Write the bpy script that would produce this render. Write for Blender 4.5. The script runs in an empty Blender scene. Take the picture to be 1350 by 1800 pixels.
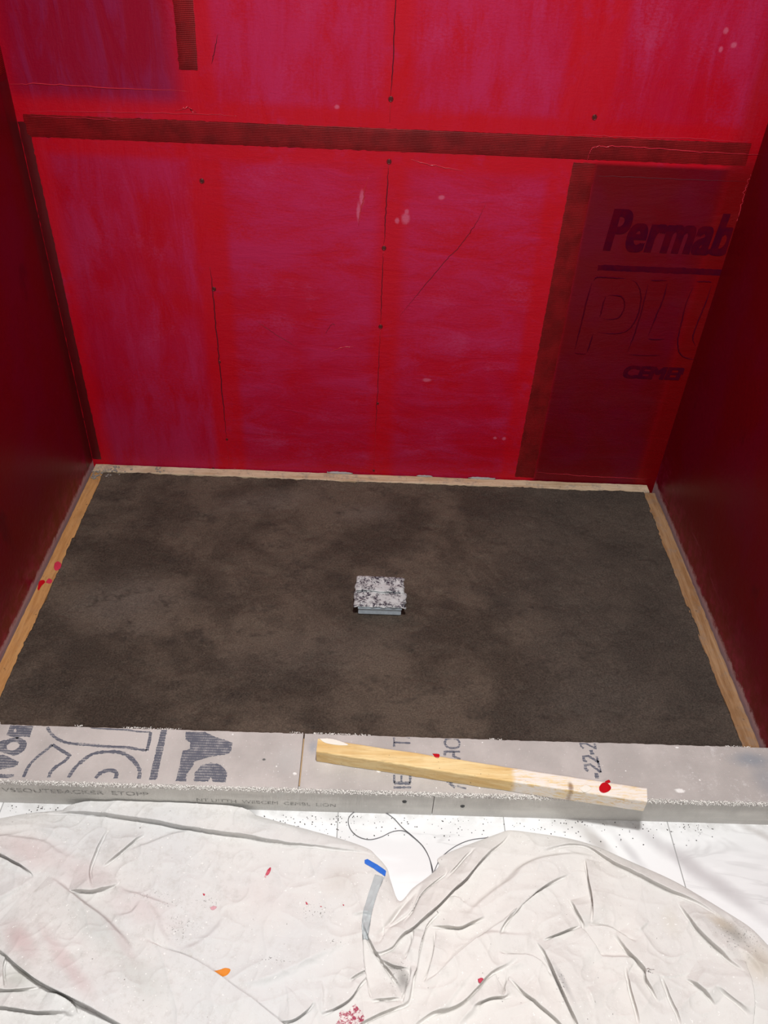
import bpy, bmesh, math, random
import numpy as np
from mathutils import Vector, Euler, Matrix

S = bpy.context.scene
COL = S.collection
random.seed(7)
RNG = np.random.default_rng(11)

# ------------------------------------------------------------------ camera, light, exposure
CAM = (0.7391, -1.7878, 1.3243)
ROT = (0.88895, -0.04191, 0.00699)
FPX = 1440.63
cd = bpy.data.cameras.new('camera')
cam = bpy.data.objects.new('camera', cd)
COL.objects.link(cam)
cam.location = CAM
cam.rotation_euler = ROT
cd.sensor_fit = 'VERTICAL'
cd.sensor_height = 36.0
cd.lens = FPX * 36.0 / 1800.0
cd.clip_start = 0.02
S.camera = cam

S.view_settings.view_transform = 'Standard'
S.view_settings.look = 'None'
S.view_settings.gamma = 1.0
S.view_settings.use_curve_mapping = False
S.view_settings.exposure = 0.0

world = bpy.data.worlds.new('world')
S.world = world
world.use_nodes = True
world.node_tree.nodes['Background'].inputs[0].default_value = (0.8, 0.85, 1.0, 1)
world.node_tree.nodes['Background'].inputs[1].default_value = 0.25


def lamp(name, loc, size, power, col=(1, 0.97, 0.93), spread=180, target=None):
    l = bpy.data.lights.new(name, 'AREA')
    l.shape = 'DISK'
    l.size = size
    l.energy = power
    l.color = col
    l.spread = math.radians(spread)
    o = bpy.data.objects.new(name, l)
    COL.objects.link(o)
    o.location = loc
    if target:
        d = Vector(target) - Vector(loc)
        o.rotation_euler = d.to_track_quat('-Z', 'Y').to_euler()
    return o


# the ceiling downlight of the bathroom, then an unseen second lamp added for fill
lamp('ceiling_and_fill_light', (0.84, -1.27, 2.405), 0.17, 35, (1, 0.99, 0.975), 150)
lamp('ceiling_and_fill_light', (0.75, -2.70, 2.405), 0.16, 17, (1, 0.99, 0.975), 170)

# ------------------------------------------------------------------ measured dimensions (metres)
W = 1.52          # shower width
FZ = -0.0026      # tiled floor
CT = 0.070        # top of the curb
YB = -0.887       # curb, shower side
YF = -0.998       # curb, room side
MR = Euler(ROT, 'XYZ').to_matrix()


def at(px, py, axis, val):
    """point of the plane axis=val where the photograph shows pixel px, py"""
    d = MR @ Vector(((px - 675) / FPX, -(py - 900) / FPX, -1))
    t = (val - CAM[axis]) / d[axis]
    return Vector(CAM) + d * t


# ------------------------------------------------------------------ helpers
def link(o, parent=None):
    COL.objects.link(o)
    if parent:
        o.parent = parent
    return o


def tag(o, label=None, cat=None, group=None, kind=None):
    if label: o['label'] = label
    if cat: o['category'] = cat
    if group: o['group'] = group
    if kind: o['kind'] = kind
    return o


def empty(name, loc=(0, 0, 0)):
    o = bpy.data.objects.new(name, None)
    o.empty_display_size = 0.03
    COL.objects.link(o)
    o.location = loc
    return o


def mesh_obj(name, verts, faces, mat, parent=None, smooth=False):
    me = bpy.data.meshes.new(name)
    me.from_pydata([tuple(v) for v in verts], [], faces)
    me.update()
    if smooth:
        me.polygons.foreach_set('use_smooth', [True] * len(me.polygons))
    me.materials.append(mat)
    o = bpy.data.objects.new(name, me)
    link(o, parent)
    if parent and parent.type == 'EMPTY':      # geometry is written in world coordinates
        o.location = -parent.location
    return o


def bm_obj(name, bm, mat, parent=None, smooth=False):
    me = bpy.data.meshes.new(name)
    bm.normal_update()
    bm.to_mesh(me)
    bm.free()
    if smooth:
        me.polygons.foreach_set('use_smooth', [True] * len(me.polygons))
    me.materials.append(mat)
    o = bpy.data.objects.new(name, me)
    link(o, parent)
    if parent and parent.type == 'EMPTY':
        o.location = -parent.location
    return o


def box(bm, x0, x1, y0, y1, z0, z1, bev=0.0, seg=2):
    r = bmesh.ops.create_cube(bm, size=1)
    for v in r['verts']:
        v.co = Vector((x0 + (v.co.x + .5) * (x1 - x0), y0 + (v.co.y + .5) * (y1 - y0), z0 + (v.co.z + .5) * (z1 - z0)))
    if bev:
        es = list({e for v in r['verts'] for e in v.link_edges})
        bmesh.ops.bevel(bm, geom=es, offset=bev, segments=seg, affect='EDGES', profile=0.6)


def vnoise(x, y, scale, seed=0):
    """smooth value noise in [-1,1]"""
    r = np.random.default_rng(seed)
    N = 256
    g = r.random((N, N)) * 2 - 1
    u = x / scale + 57.3
    v = y / scale + 91.7
    iu = np.floor(u).astype(int); iv = np.floor(v).astype(int)
    fu = u - iu; fv = v - iv
    fu = fu * fu * (3 - 2 * fu); fv = fv * fv * (3 - 2 * fv)
    a = g[iu % N, iv % N]; b = g[(iu + 1) % N, iv % N]
    c = g[iu % N, (iv + 1) % N]; d = g[(iu + 1) % N, (iv + 1) % N]
    return (a * (1 - fu) + b * fu) * (1 - fv) + (c * (1 - fu) + d * fu) * fv


def catmull(P, n=6):
    P = [np.array(p, float) for p in P]
    if len(P) < 3:
        return np.array(P)
    Q = [2 * P[0] - P[1]] + P + [2 * P[-1] - P[-2]]
    out = []
    for i in range(1, len(Q) - 2):
        for k in range(n):
            t = k / n
            a, b, c, d = Q[i - 1], Q[i], Q[i + 1], Q[i + 2]
            out.append(.5 * ((2 * b) + (-a + c) * t + (2 * a - 5 * b + 4 * c - d) * t * t + (-a + 3 * b - 3 * c + d) * t ** 3))
    out.append(P[-1])
    return np.array(out)


# ------------------------------------------------------------------ node helpers
class NT:
    def __init__(self, name):
        self.m = bpy.data.materials.new(name)
        self.m.use_nodes = True
        self.t = self.m.node_tree
        self.b = self.t.nodes['Principled BSDF']
        self.co = self.t.nodes.new('ShaderNodeTexCoord').outputs['Object']
        self.sep = None

    def n(self, ty, **kw):
        nd = self.t.nodes.new(ty)
        for k, v in kw.items():
            setattr(nd, k, v)
        return nd

    def l(self, a, b):
        if isinstance(a, (int, float, tuple, list)):
            b.default_value = a
        else:
            self.t.links.new(a, b)

    def math(self, op, a, b=0.0, c=None, clamp=False):
        nd = self.n('ShaderNodeMath', operation=op, use_clamp=clamp)
        self.l(a, nd.inputs[0]); self.l(b, nd.inputs[1])
        if c is not None: self.l(c, nd.inputs[2])
        return nd.outputs[0]

    def xyz(self):
        if not self.sep:
            s = self.n('ShaderNodeSeparateXYZ')
            self.l(self.co, s.inputs[0])
            self.sep = s.outputs
        return self.sep

    def mapped(self, scale=(1, 1, 1), rot=(0, 0, 0), loc=(0, 0, 0)):
        mp = self.n('ShaderNodeMapping')
        mp.inputs['Scale'].default_value = scale
        mp.inputs['Rotation'].default_value = rot
        mp.inputs['Location'].default_value = loc
        self.l(self.co, mp.inputs['Vector'])
        return mp.outputs[0]

    def noise(self, freq=5, detail=4, rough=.55, vec=None, dist=0.0, **mk):
        nd = self.n('ShaderNodeTexNoise')
        nd.inputs['Scale'].default_value = freq
        nd.inputs['Detail'].default_value = detail
        nd.inputs['Roughness'].default_value = rough
        nd.inputs['Distortion'].default_value = dist
        self.l(vec if vec is not None else (self.mapped(**mk) if mk else self.co), nd.inputs['Vector'])
        return nd.outputs['Fac']

    def ramp(self, f, lo, hi, smooth=True):
        nd = self.n('ShaderNodeMapRange', interpolation_type='SMOOTHSTEP' if smooth else 'LINEAR')
        self.l(f, nd.inputs['Value'])
        nd.inputs['From Min'].default_value = lo
        nd.inputs['From Max'].default_value = hi
        return nd.outputs['Result']

    def mix(self, f, a, b, mode='MIX'):
        nd = self.n('ShaderNodeMix', data_type='RGBA', blend_type=mode)
        self.l(f, nd.inputs[0])
        for s, v in ((nd.inputs[6], a), (nd.inputs[7], b)):
            if isinstance(v, (tuple, list)):
                s.default_value = tuple(v)[:3] + (1,)
            else:
                self.l(v, s)
        return nd.outputs[2]

    def band(self, v, lo, hi, soft=.004):
        return self.math('MULTIPLY', self.ramp(v, lo - soft, lo + soft), self.math('SUBTRACT', 1.0, self.ramp(v, hi - soft, hi + soft)))

    def ellipse(self, c, r, edge=.5, rot=0.0, wob=0.0, wscale=40):
        """mask, 1 inside the ellipsoid centred at c"""
        mp = self.n('ShaderNodeMapping', vector_type='TEXTURE')
        mp.inputs['Location'].default_value = c
        mp.inputs['Rotation'].default_value = (0, 0, rot)
        mp.inputs['Scale'].default_value = r
        self.l(self.co, mp.inputs['Vector'])
        ln = self.n('ShaderNodeVectorMath', operation='LENGTH')
        self.l(mp.outputs[0], ln.inputs[0])
        d = ln.outputs['Value']
        if wob:
            d = self.math('ADD', d, self.math('MULTIPLY', self.math('SUBTRACT', self.noise(wscale, 3), .5), wob))
        return self.math('SUBTRACT', 1.0, self.ramp(d, 1 - edge, 1 + edge * .2))

    def bump(self, h, strength=.3, dist=.002, prev=None):
        nd = self.n('ShaderNodeBump')
        nd.inputs['Strength'].default_value = strength
        nd.inputs['Distance'].default_value = dist
        self.l(h, nd.inputs['Height'])
        if prev is not None: self.l(prev, nd.inputs['Normal'])
        return nd.outputs[0]

    def done(self, col, rough=.6, normal=None, spec=.5, coat=0.0, metal=0.0, alpha=None):
        b = self.b
        if isinstance(col, (tuple, list)):
            b.inputs['Base Color'].default_value = tuple(col)[:3] + (1,)
        else:
            self.l(col, b.inputs['Base Color'])
        self.l(rough, b.inputs['Roughness'])
        b.inputs['Specular IOR Level'].default_value = spec
        b.inputs['Coat Weight'].default_value = coat
        b.inputs['Metallic'].default_value = metal
        if normal is not None: self.l(normal, b.inputs['Normal'])
        if alpha is not None: self.l(alpha, b.inputs['Alpha'])
        return self.m


def srgb(r, g, b):
    def f(c):
        c /= 255.0
        return c / 12.92 if c <= .04045 else ((c + .055) / 1.055) ** 2.4
    return (f(r), f(g), f(b))


# ------------------------------------------------------------------ materials: red membrane
RED = (.47, .002, .014)
DEEP = (.40, .0015, .008)
PINK = (.46, .013, .072)
MAROON = (.17, .001, .012)


def red_back():
    t = NT('red_membrane_back')
    X, Y, Z = t.xyz()
    big = t.noise(7, 3, .6, scale=(1, 1, 1))
    # roller and trowel strokes: wide below the horizontal tape, upright above it
    hstroke = t.noise(6, 8, .68, scale=(1.0, 1, 3.4), dist=.6)
    vstroke = t.noise(6, 8, .68, scale=(3.6, 1, .8), rot=(0, .10, 0), dist=.5)
    lower = t.math('SUBTRACT', 1.0, t.ramp(Z, .80, .90))
    leftcol = t.math('SUBTRACT', 1.0, t.ramp(X, .34, .40))
    use_v = t.math('MAXIMUM', t.math('SUBTRACT', 1.0, lower), leftcol)
    stroke = t.math('ADD', t.math('MULTIPLY', hstroke, t.math('SUBTRACT', 1.0, use_v)), t.math('MULTIPLY', vstroke, use_v))
    grain = t.noise(150, 3, .7, scale=(1, 1, 1.6))
    patch = t.noise(5.5, 3, .5, loc=(2, 5, 1))
    veil = t.ramp(t.math('ADD', t.math('MULTIPLY_ADD', patch, .55, t.math('MULTIPLY', stroke, .85)), t.math('MULTIPLY', t.math('SUBTRACT', grain, .5), .42)), .56, .90)
    lilac = t.ramp(t.math('ADD', t.math('ADD', t.math('MULTIPLY', t.noise(7, 4, .6, loc=(9, 1, 4)), .8), t.math('MULTIPLY', stroke, .35)), t.math('MULTIPLY', t.math('SUBTRACT', grain, .5), .35)), .62, .86)
    base = t.mix(t.ramp(big, .35, .65), RED, (.45, .005, .035))
    # thick coat over the studs, joints and corners
    def anyof(L):
        r = L[0]
        for q in L[1:]: r = t.math('MAXIMUM', r, q)
        return r
    thick = anyof([t.band(X, .335, .41, .012), t.band(X, .74, .80, .02), t.band(X, -.1, .05, .02), t.band(X, 1.095, 1.2, .012),
                   t.band(X, 1.47, 1.6, .012), t.band(Z, .80, .915, .012)])
    thick = t.math('MULTIPLY', thick, t.ramp(t.noise(14, 4, .7), .22, .5))
    col = t.mix(veil, base, PINK)
    col = t.mix(t.math('MULTIPLY', lilac, .5), col, (.49, .045, .13))
    col = t.mix(t.math('MULTIPLY', t.math('SUBTRACT', 1.0, t.ramp(X, .0, .42)), .5), col, t.mix(.5, col, (.20, .0005, .008)))  # deeper red coat, with the light's falloff to the left painted in
    col = t.mix(t.math('MULTIPLY', t.math('SUBTRACT', 1.0, t.ramp(Z, .0, .5)), .35), col, t.mix(.4, col, (.20, .0005, .01)))  # light falling off towards the foot of the wall, painted into the colour
    col = t.mix(t.math('MULTIPLY', thick, .8), col, (.50, .0015, .008))
    # two panels where the grey board darkens the coat
    pr = t.math('MULTIPLY', t.band(X, 1.185, 1.475, .012), t.math('SUBTRACT', 1.0, t.ramp(Z, .826, .836)))
    pl = t.math('MULTIPLY', t.band(X, .0, .335, .03), t.ramp(Z, .89, .93))
    dark_r = t.mix(t.ramp(t.noise(8, 4), .4, .66), (.115, .0002, .003), (.115, .0004, .010))
    dark_l = t.mix(t.ramp(vstroke, .42, .62), (.25, .002, .022), (.235, .008, .055))
    col = t.mix(t.math('MULTIPLY', pr, .95), col, dark_r)
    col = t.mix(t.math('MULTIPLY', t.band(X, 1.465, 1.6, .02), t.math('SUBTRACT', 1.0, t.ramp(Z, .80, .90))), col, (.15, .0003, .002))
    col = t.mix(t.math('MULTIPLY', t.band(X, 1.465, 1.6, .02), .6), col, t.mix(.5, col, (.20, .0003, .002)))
    col = t.mix(t.math('MULTIPLY', pl, .85), col, dark_l)
    # pale drips and daubs
    for (px, py, rx, rz) in ((713, 384, .011, .014), (698, 388, .006, .008), (715, 372, .006, .006), (1276, 54, .006, .007),
                             (1290, 79, .007, .006), (1267, 87, .005, .006), (636, 348, .006, .02), (630, 372, .005, .024), (750, 668, .012, .006),
                             (870, 770, .006, .005), (886, 771, .006, .006), (776, 347, .008, .006), (592, 188, .006, .005)):
        p = at(px, py, 1, 0)
        col = t.mix(t.math('MULTIPLY', t.ellipse((p.x, 0, p.z), (rx, 1, rz), .6, 0, .6, 120), .55), col, (.62, .14, .24))
    # mortar scuffs just above the strips
    sc = t.math('MULTIPLY', t.math('SUBTRACT', 1.0, t.ramp(Z, .0, .09)), t.ramp(t.noise(60, 6, .8), .62, .72))
    col = t.mix(t.math('MULTIPLY', sc, .5), col, (.5, .2, .25))
    weave = t.noise(70, 4, .7, scale=(.7, 1, 3.2))
    nb = t.bump(weave, .35, .0016)
    nb = t.bump(stroke, .5, .004, nb)
    nb = t.bump(t.noise(420, 2, .6), .35, .0006, nb)
    r = t.math('ADD', .38, t.math('MULTIPLY', veil, .2))
    return t.done(col, r, nb, .2)


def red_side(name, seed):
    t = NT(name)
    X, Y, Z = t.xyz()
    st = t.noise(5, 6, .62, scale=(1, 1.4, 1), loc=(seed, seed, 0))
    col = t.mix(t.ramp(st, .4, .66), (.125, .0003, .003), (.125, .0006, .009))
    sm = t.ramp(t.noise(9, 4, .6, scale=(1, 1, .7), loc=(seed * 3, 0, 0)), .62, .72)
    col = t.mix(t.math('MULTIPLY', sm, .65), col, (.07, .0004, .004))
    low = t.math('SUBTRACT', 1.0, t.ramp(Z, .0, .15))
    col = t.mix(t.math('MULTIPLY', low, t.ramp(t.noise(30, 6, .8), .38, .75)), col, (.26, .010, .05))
    foot = t.math('SUBTRACT', 1.0, t.ramp(t.math('ADD', Z, t.math('MULTIPLY', t.noise(40, 6, .85), -.045)), -.014, .0))
    col = t.mix(t.math('MULTIPLY', foot, .8), col, (.50, .36, .37))
    scr = t.math('MULTIPLY', t.ramp(t.noise(14, 6, .75, scale=(1, .35, 6)), .60, .66), t.math('SUBTRACT', 1.0, t.ramp(Z, .02, .16)))
    col = t.mix(t.math('MULTIPLY', scr, .45), col, (.42, .10, .16))
    nb = t.bump(t.noise(60, 4, .7), .35, .002)
    nb = t.bump(t.noise(400, 2, .6), .3, .0006, nb)
    return t.done(col, .36, nb, .2)


def red_tape(name, axis, pitch=.0032):
    """mesh tape buried under the coat: fine ribs across the tape's own grid"""
    t = NT(name)
    X, Y, Z = t.xyz()
    o = {'x': X, 'y': Y, 'z': Z}[axis]
    s = t.math('SINE', t.math('MULTIPLY', o, 2 * math.pi / pitch))
    q = t.math('SINE', t.math('MULTIPLY', Z if axis == 'x' else X, 2 * math.pi / pitch))
    g = t.math('ADD', t.math('MULTIPLY', s, .8), t.math('MULTIPLY', q, .25))
    worn = t.ramp(t.noise(12, 4, .7), .4, .62)
    f = t.math('MULTIPLY', t.ramp(g, -.2, .9), worn)
    edge = t.noise(20, 4)
    base = t.mix(t.ramp(edge, .4, .6), (.175, .0006, .003), (.135, .0004, .002))
    col = t.mix(t.math('MULTIPLY', f, .55), base, (.44, .010, .014))
    nb = t.bump(g, .5, .0006)
    return t.done(col, .5, nb, .22)


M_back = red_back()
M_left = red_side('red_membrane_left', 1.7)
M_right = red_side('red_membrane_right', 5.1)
M_tape_h = red_tape('red_mesh_tape_ribbed', 'z')
M_tape_v = red_tape('red_mesh_tape_upright', 'z')
def flat(name, c, rough=.5, metal=0.0, noise=0.0, ns=60):
    t = NT(name)
    col = c
    nb = None
    if noise:
        f = t.noise(ns, 4, .6)
        col = t.mix(f, tuple(a * (1 - noise) for a in c), tuple(min(1, a * (1 + noise)) for a in c))
        nb = t.bump(f, .2, .001)
    return t.done(col, rough, nb, .5, 0, metal)
M_tapedark = flat('red_mesh_tape_corner', (.085, .0006, .003), .4, 0, .3, 30)
M_ridge = flat('red_coat_ridge', (.50, .02, .04), .25, 0, .2)
M_line = flat('dark_seam', (.10, .002, .012), .5)
M_screw = flat('rusty_screw', (.10, .012, .010), .35, .3, .4, 200)
M_screwring = flat('red_coat_screw_rim', (.16, .004, .008), .35)


def ink_red():
    t = NT('print_under_red_coat')
    f = t.ramp(t.noise(26, 5, .7), .35, .65)
    return t.done(t.mix(f, (.055, .0005, .011), (.088, .0004, .007)), .9, None, .05)
M_inkred = ink_red()


def plaster_white():
    t = NT('painted_plaster')
    return t.done(t.mix(t.noise(3, 3), (.50, .49, .48), (.56, .55, .54)), .8, t.bump(t.noise(200, 2), .1, .001))
M_white = plaster_white()


# ------------------------------------------------------------------ the room
def slab(name, x0, x1, y0, y1, z0, z1, mat):
    bm = bmesh.new()
    box(bm, x0, x1, y0, y1, z0, z1)
    o = bm_obj(name, bm, mat)
    return tag(o, kind='structure')


HC = 2.42
RY0, RX0, RX1 = -3.7, -1.3, 2.9
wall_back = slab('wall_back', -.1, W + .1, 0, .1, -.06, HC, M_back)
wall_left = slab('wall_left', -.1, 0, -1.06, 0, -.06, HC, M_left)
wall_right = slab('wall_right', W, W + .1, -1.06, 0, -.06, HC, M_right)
tag(slab('wall_front_left', RX0, -.1, -1.06, -.96, FZ, HC, M_white))
tag(slab('wall_front_right', W + .1, RX1, -1.06, -.96, FZ, HC, M_white))
slab('wall_west', RX0 - .1, RX0, RY0, -.96, FZ, HC, M_white)
slab('wall_east', RX1, RX1 + .1, RY0, -.96, FZ, HC, M_white)
slab('wall_south', RX0 - .1, RX1 + .1, RY0 - .1, RY0, FZ, HC, M_white)
slab('ceiling', RX0 - .1, RX1 + .1, RY0 - .1, .1, HC, HC + .08, M_white)

# fittings of the downlight and of the added fill lamp
M_trim = flat('lamp_trim', (.8, .8, .8), .4)
tt = NT('lamp_lens'); tt.b.inputs['Emission Color'].default_value = (1, .97, .93, 1); tt.b.inputs['Emission Strength'].default_value = 3
M_lens = tt.done((.9, .9, .9), .5)
for i, (x, y) in enumerate(((.84, -1.27), (.75, -2.70))):
    e = empty('ceiling_and_fill_lamp', (x, y, HC))
    bm = bmesh.new()
    bmesh.ops.create_cone(bm, cap_ends=False, segments=40, radius1=.105, radius2=.09, depth=.008, matrix=Matrix.Translation((x, y, HC - .004)))
    bmesh.ops.create_cone(bm, cap_ends=False, segments=40, radius1=.09, radius2=.086, depth=.008, matrix=Matrix.Translation((x, y, HC - .004)))
    bm_obj('trim_ring', bm, M_trim, e)
    bm = bmesh.new()
    bmesh.ops.create_cone(bm, cap_ends=True, segments=40, radius1=.086, radius2=.086, depth=.003, matrix=Matrix.Translation((x, y, HC - .003)))
    bm_obj('lens', bm, M_lens, e)
    tag(e, ('round recessed ceiling downlight in front of the shower curb', 'round unseen fill lamp added over the back of the bathroom')[i], 'ceiling light')


def tiles():
    t = NT('marble_tile')
    X, Y, Z = t.xyz()
    TW, TX = .2930, at(593, 1455, 2, FZ).x
    u = t.math('FRACT', t.math('ADD', t.math('DIVIDE', t.math('SUBTRACT', X, TX), TW), 20.5))
    gx = t.math('SUBTRACT', 1.0, t.ramp(t.math('ABSOLUTE', t.math('SUBTRACT', u, .5)), .0018, .0045))
    v = t.math('FRACT', t.math('ADD', t.math('DIVIDE', t.math('ADD', Y, 1.48), .59), 20.5))
    gy = t.math('SUBTRACT', 1.0, t.ramp(t.math('ABSOLUTE', t.math('SUBTRACT', v, .5)), .001, .0025))
    g = t.math('MAXIMUM', gx, gy)
    tid = t.math('FLOOR', t.math('DIVIDE', t.math('SUBTRACT', X, TX), TW))
    # veins shift from tile to tile
    cmb = t.n('ShaderNodeCombineXYZ')
    t.l(t.math('ADD', X, t.math('MULTIPLY', tid, 1.37)), cmb.inputs[0]); t.l(Y, cmb.inputs[1]); t.l(0.0, cmb.inputs[2])
    mp = t.n('ShaderNodeMapping'); mp.inputs['Rotation'].default_value = (0, 0, math.radians(58)); mp.inputs['Scale'].default_value = (1, 3.4, 1)
    t.l(cmb.outputs[0], mp.inputs['Vector'])
    n1 = t.noise(2.6, 5, .6, vec=mp.outputs[0], dist=.8)
    vein = t.math('SUBTRACT', 1.0, t.ramp(t.math('ABSOLUTE', t.math('SUBTRACT', n1, .5)), .0, .02))
    cloud = t.ramp(t.noise(2.2, 4, .6, vec=mp.outputs[0]), .48, .62)
    col = t.mix(t.math('MULTIPLY', cloud, .30), (.84, .845, .85), (.60, .60, .60))
    col = t.mix(t.math('MULTIPLY', vein, t.math('MULTIPLY', cloud, .25)), col, (.38, .37, .37))
    for px, py, rx, ry, rot, c, a in ((1045, 1475, .055, .016, -.9, (.42, .39, .37), .75), (1010, 1450, .05, .03, -.7, (.62, .60, .58), .6),
                                      (1225, 1530, .16, .022, -.72, (.50, .48, .49), .75), (1110, 1500, .05, .012, -1.0, (.6, .59, .6), .8), (1345, 1470, .08, .010, -.55, (.55, .53, .52), .8), (445, 1425, .02, .01, -.9, (.5, .5, .5), .7)):
        p = at(px, py, 2, FZ)
        col = t.mix(t.math('MULTIPLY', t.ellipse((p.x, p.y, 0), (rx, ry, 5), .9, rot, .8, 22), a), col, c)
    dust = t.math('MULTIPLY', t.ramp(Y, -1.03, -.995), t.ramp(t.noise(25, 5, .7), .35, .7))
    col = t.mix(t.math('MULTIPLY', dust, .55), col, (.42, .41, .39))
    col = t.mix(g, col, (.36, .36, .36))
    nb = t.bump(g, -.5, .001)
    return t.done(col, .28, nb, .5)


slab('floor', RX0 - .1, RX1 + .1, RY0 - .1, YF + .02, FZ - .08, FZ, tiles())
slab('floor_subfloor', -.1, W + .1, YF + .02, .1, -.12, -.06, M_white)


# tapes, seams, ridges, screws on the walls -------------------------------------------------
def strip_on_wall(name, corners, mat, parent, off=.0009, wall='back', nx=60, seed=3, rag=.0012):
    """thin raised strip between 4 wall corners (bottom-left, bottom-right, top-right, top-left), edges slightly ragged"""
    A, B, Cc, D = [np.array(c, float) for c in corners]
    la = np.linalg.norm(B - A); lb = np.linalg.norm(D - A)
    n = max(2, int(la / .006)); m = max(2, int(lb / .006))
    vs = []; fs = []
    for j in range(m + 1):
        for i in range(n + 1):
            u, v = i / n, j / m
            p = A * (1 - u) * (1 - v) + B * u * (1 - v) + Cc * u * v + D * (1 - u) * v
            if j in (0, m): p = p + (D - A) / lb * RNG.normal() * rag * .4
            if i in (0, n): p = p + (B - A) / la * RNG.normal() * rag * .4
            h = off if 0 < i < n and 0 < j < m else .00015
            if wall == 'back': vs.append((p[0], -h, p[1]))
            elif wall == 'left': vs.append((h, p[0], p[1]))
            else: vs.append((W - h, p[0], p[1]))
    for j in range(m):
        for i in range(n):
            a = j * (n + 1) + i
            q = [a, a + 1, a + n + 2, a + n + 1]
            if wall == 'left': q = q[::-1]
            fs.append(q)
    return mesh_obj(name, vs, fs, mat, parent, True)


def bk(px, py):
    p = at(px, py, 1, 0)
    return (p.x, p.z)


tp = strip_on_wall('mesh_tape', [bk(44, 240), bk(1310, 292), bk(1321, 252), bk(40, 200)], M_tape_h, wall_back)
tag(tp, 'ribbed dark red horizontal joint tape')
strip_on_wall('mesh_tape', [bk(905, 838), bk(938, 840), bk(1048, 288), bk(1008, 285)], M_tape_v, wall_back)
strip_on_wall('mesh_tape', [bk(315, 122), bk(348, 124), (.397, 1.75), (.350, 1.75)], M_tape_v, wall_back)
strip_on_wall('corner_tape', [(.001, .02), (.024, .02), (.022, .86), (.001, .86)], M_tapedark, wall_back)
strip_on_wall('corner_tape', [(-.046, .02), (-.001, .02), (-.001, .94), (-.046, .94)], M_tapedark, wall_left, wall='left')
strip_on_wall('corner_tape', [(-.046, .95), (-.001, .95), (-.001, 1.75), (-.046, 1.75)], M_tape_v, wall_left, wall='left')


def tube(name, pts, r, mat, parent=None, seg=6, taper=True, flat_axis=None):
    P = [Vector(p) for p in pts]
    vs = []; fs = []
    up0 = None
    for i, p in enumerate(P):
        d = (P[min(i + 1, len(P) - 1)] - P[max(i - 1, 0)]).normalized()
        up = Vector((0, 0, 1)) if abs(d.z) < .9 else Vector((0, 1, 0))
        a = d.cross(up).normalized(); b = a.cross(d)
        rr = r * (min(1, .25 + 3 * min(i, len(P) - 1 - i) / len(P)) if taper else 1)
        for k in range(seg):
            t = 2 * math.pi * k / seg
            vs.append(p + a * math.cos(t) * rr + b * math.sin(t) * rr)
    for i in range(len(P) - 1):
        for k in range(seg):
            fs.append([i * seg + k, i * seg + (k + 1) % seg, (i + 1) * seg + (k + 1) % seg, (i + 1) * seg + k])
    fs.append([k for k in range(seg)][::-1]); fs.append([(len(P) - 1) * seg + k for k in range(seg)])
    return mesh_obj(name, vs, fs, mat, parent, True)


def wall_curve(name, pxs, r, mat, depth=0.0, jit=.0006):
    pts = catmull([bk(*p) for p in pxs], 10)
    return tube(name, [(p[0] + random.gauss(0, jit), -depth, p[1] + random.gauss(0, jit)) for p in pts], r, mat, wall_back)


wall_curve('seam_line', [(697, -60), (692, 90), (687, 168)], .0011, M_line, 0)
wall_curve('seam_line', [(686, 180), (685, 216)], .0009, M_line, 0)
wall_curve('seam_line', [(683, 290), (679, 360), (675, 430)], .0011, M_line, 0)
wall_curve('seam_line', [(674, 442), (671, 510), (669, 568)], .0009, M_line, 0)
wall_curve('seam_line', [(668, 580), (664, 680), (660, 760)], .0007, M_line, 0)
wall_curve('seam_line', [(660, 760), (656, 828)], .0005, M_line, 0)
wall_curve('seam_line', [(369, 470), (374, 515), (381, 590), (387, 650), (393, 715), (398, 768)], .0013, M_line, 0)
wall_curve('seam_line', [(399, 775), (404, 825)], .0005, M_line, 0)
wall_curve('crease', [(855, 357), (835, 395), (810, 430), (780, 462), (740, 510), (703, 555)], .0007, M_line, 0)
wall_curve('crease', [(450, 563), (480, 585), (520, 610)], .0005, M_line, 0)
wall_curve('crease', [(570, 590), (583, 570), (590, 572)], .0005, M_line, 0)
wall_curve('crease', [(383, 60), (376, 95), (372, 112)], .0008, M_line, 0)
wall_curve('paint_ridge', [(14, 148), (80, 148), (180, 154), (334, 161)], .0011, M_ridge, 0)
wall_curve('paint_ridge', [(44, 203), (150, 208), (220, 212)], .0007, M_ridge, .0012)
wall_curve('paint_ridge', [(40, 195), (190, 197), (345, 200), (420, 204)], .0008, M_ridge, 0)
wall_curve('paint_ridge', [(1032, 282), (1036, 270), (1044, 259), (1075, 257), (1150, 261), (1250, 268), (1342, 272)], .0011, M_ridge, .001)
wall_curve('paint_ridge', [(1008, 236), (1080, 240), (1200, 243), (1316, 250)], .0008, M_ridge, 0)
wall_curve('paint_ridge', [(1048, 309), (1150, 313), (1310, 320)], .0007, M_line, 0)
wall_curve('paint_ridge', [(1320, 308), (1312, 328), (1300, 370), (1292, 432), (1283, 460)], .0008, M_ridge, 0, .0016)
wall_curve('paint_ridge', [(720, 280), (760, 290), (820, 301)], .001, M_ridge, 0)
wall_curve('paint_ridge', [(580, 620), (600, 611), (622, 609)], .0009, M_ridge, 0)
wall_curve('paint_ridge', [(310, 195), (330, 190), (345, 200)], .0012, M_ridge, 0, .002)
wall_curve('paint_ridge', [(646, 312), (636, 360), (630, 397)], .0012, M_ridge, 0, .001)
wall_curve('paint_ridge', [(942, 830), (1050, 838), (1140, 842)], .0006, M_ridge, 0)

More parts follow.
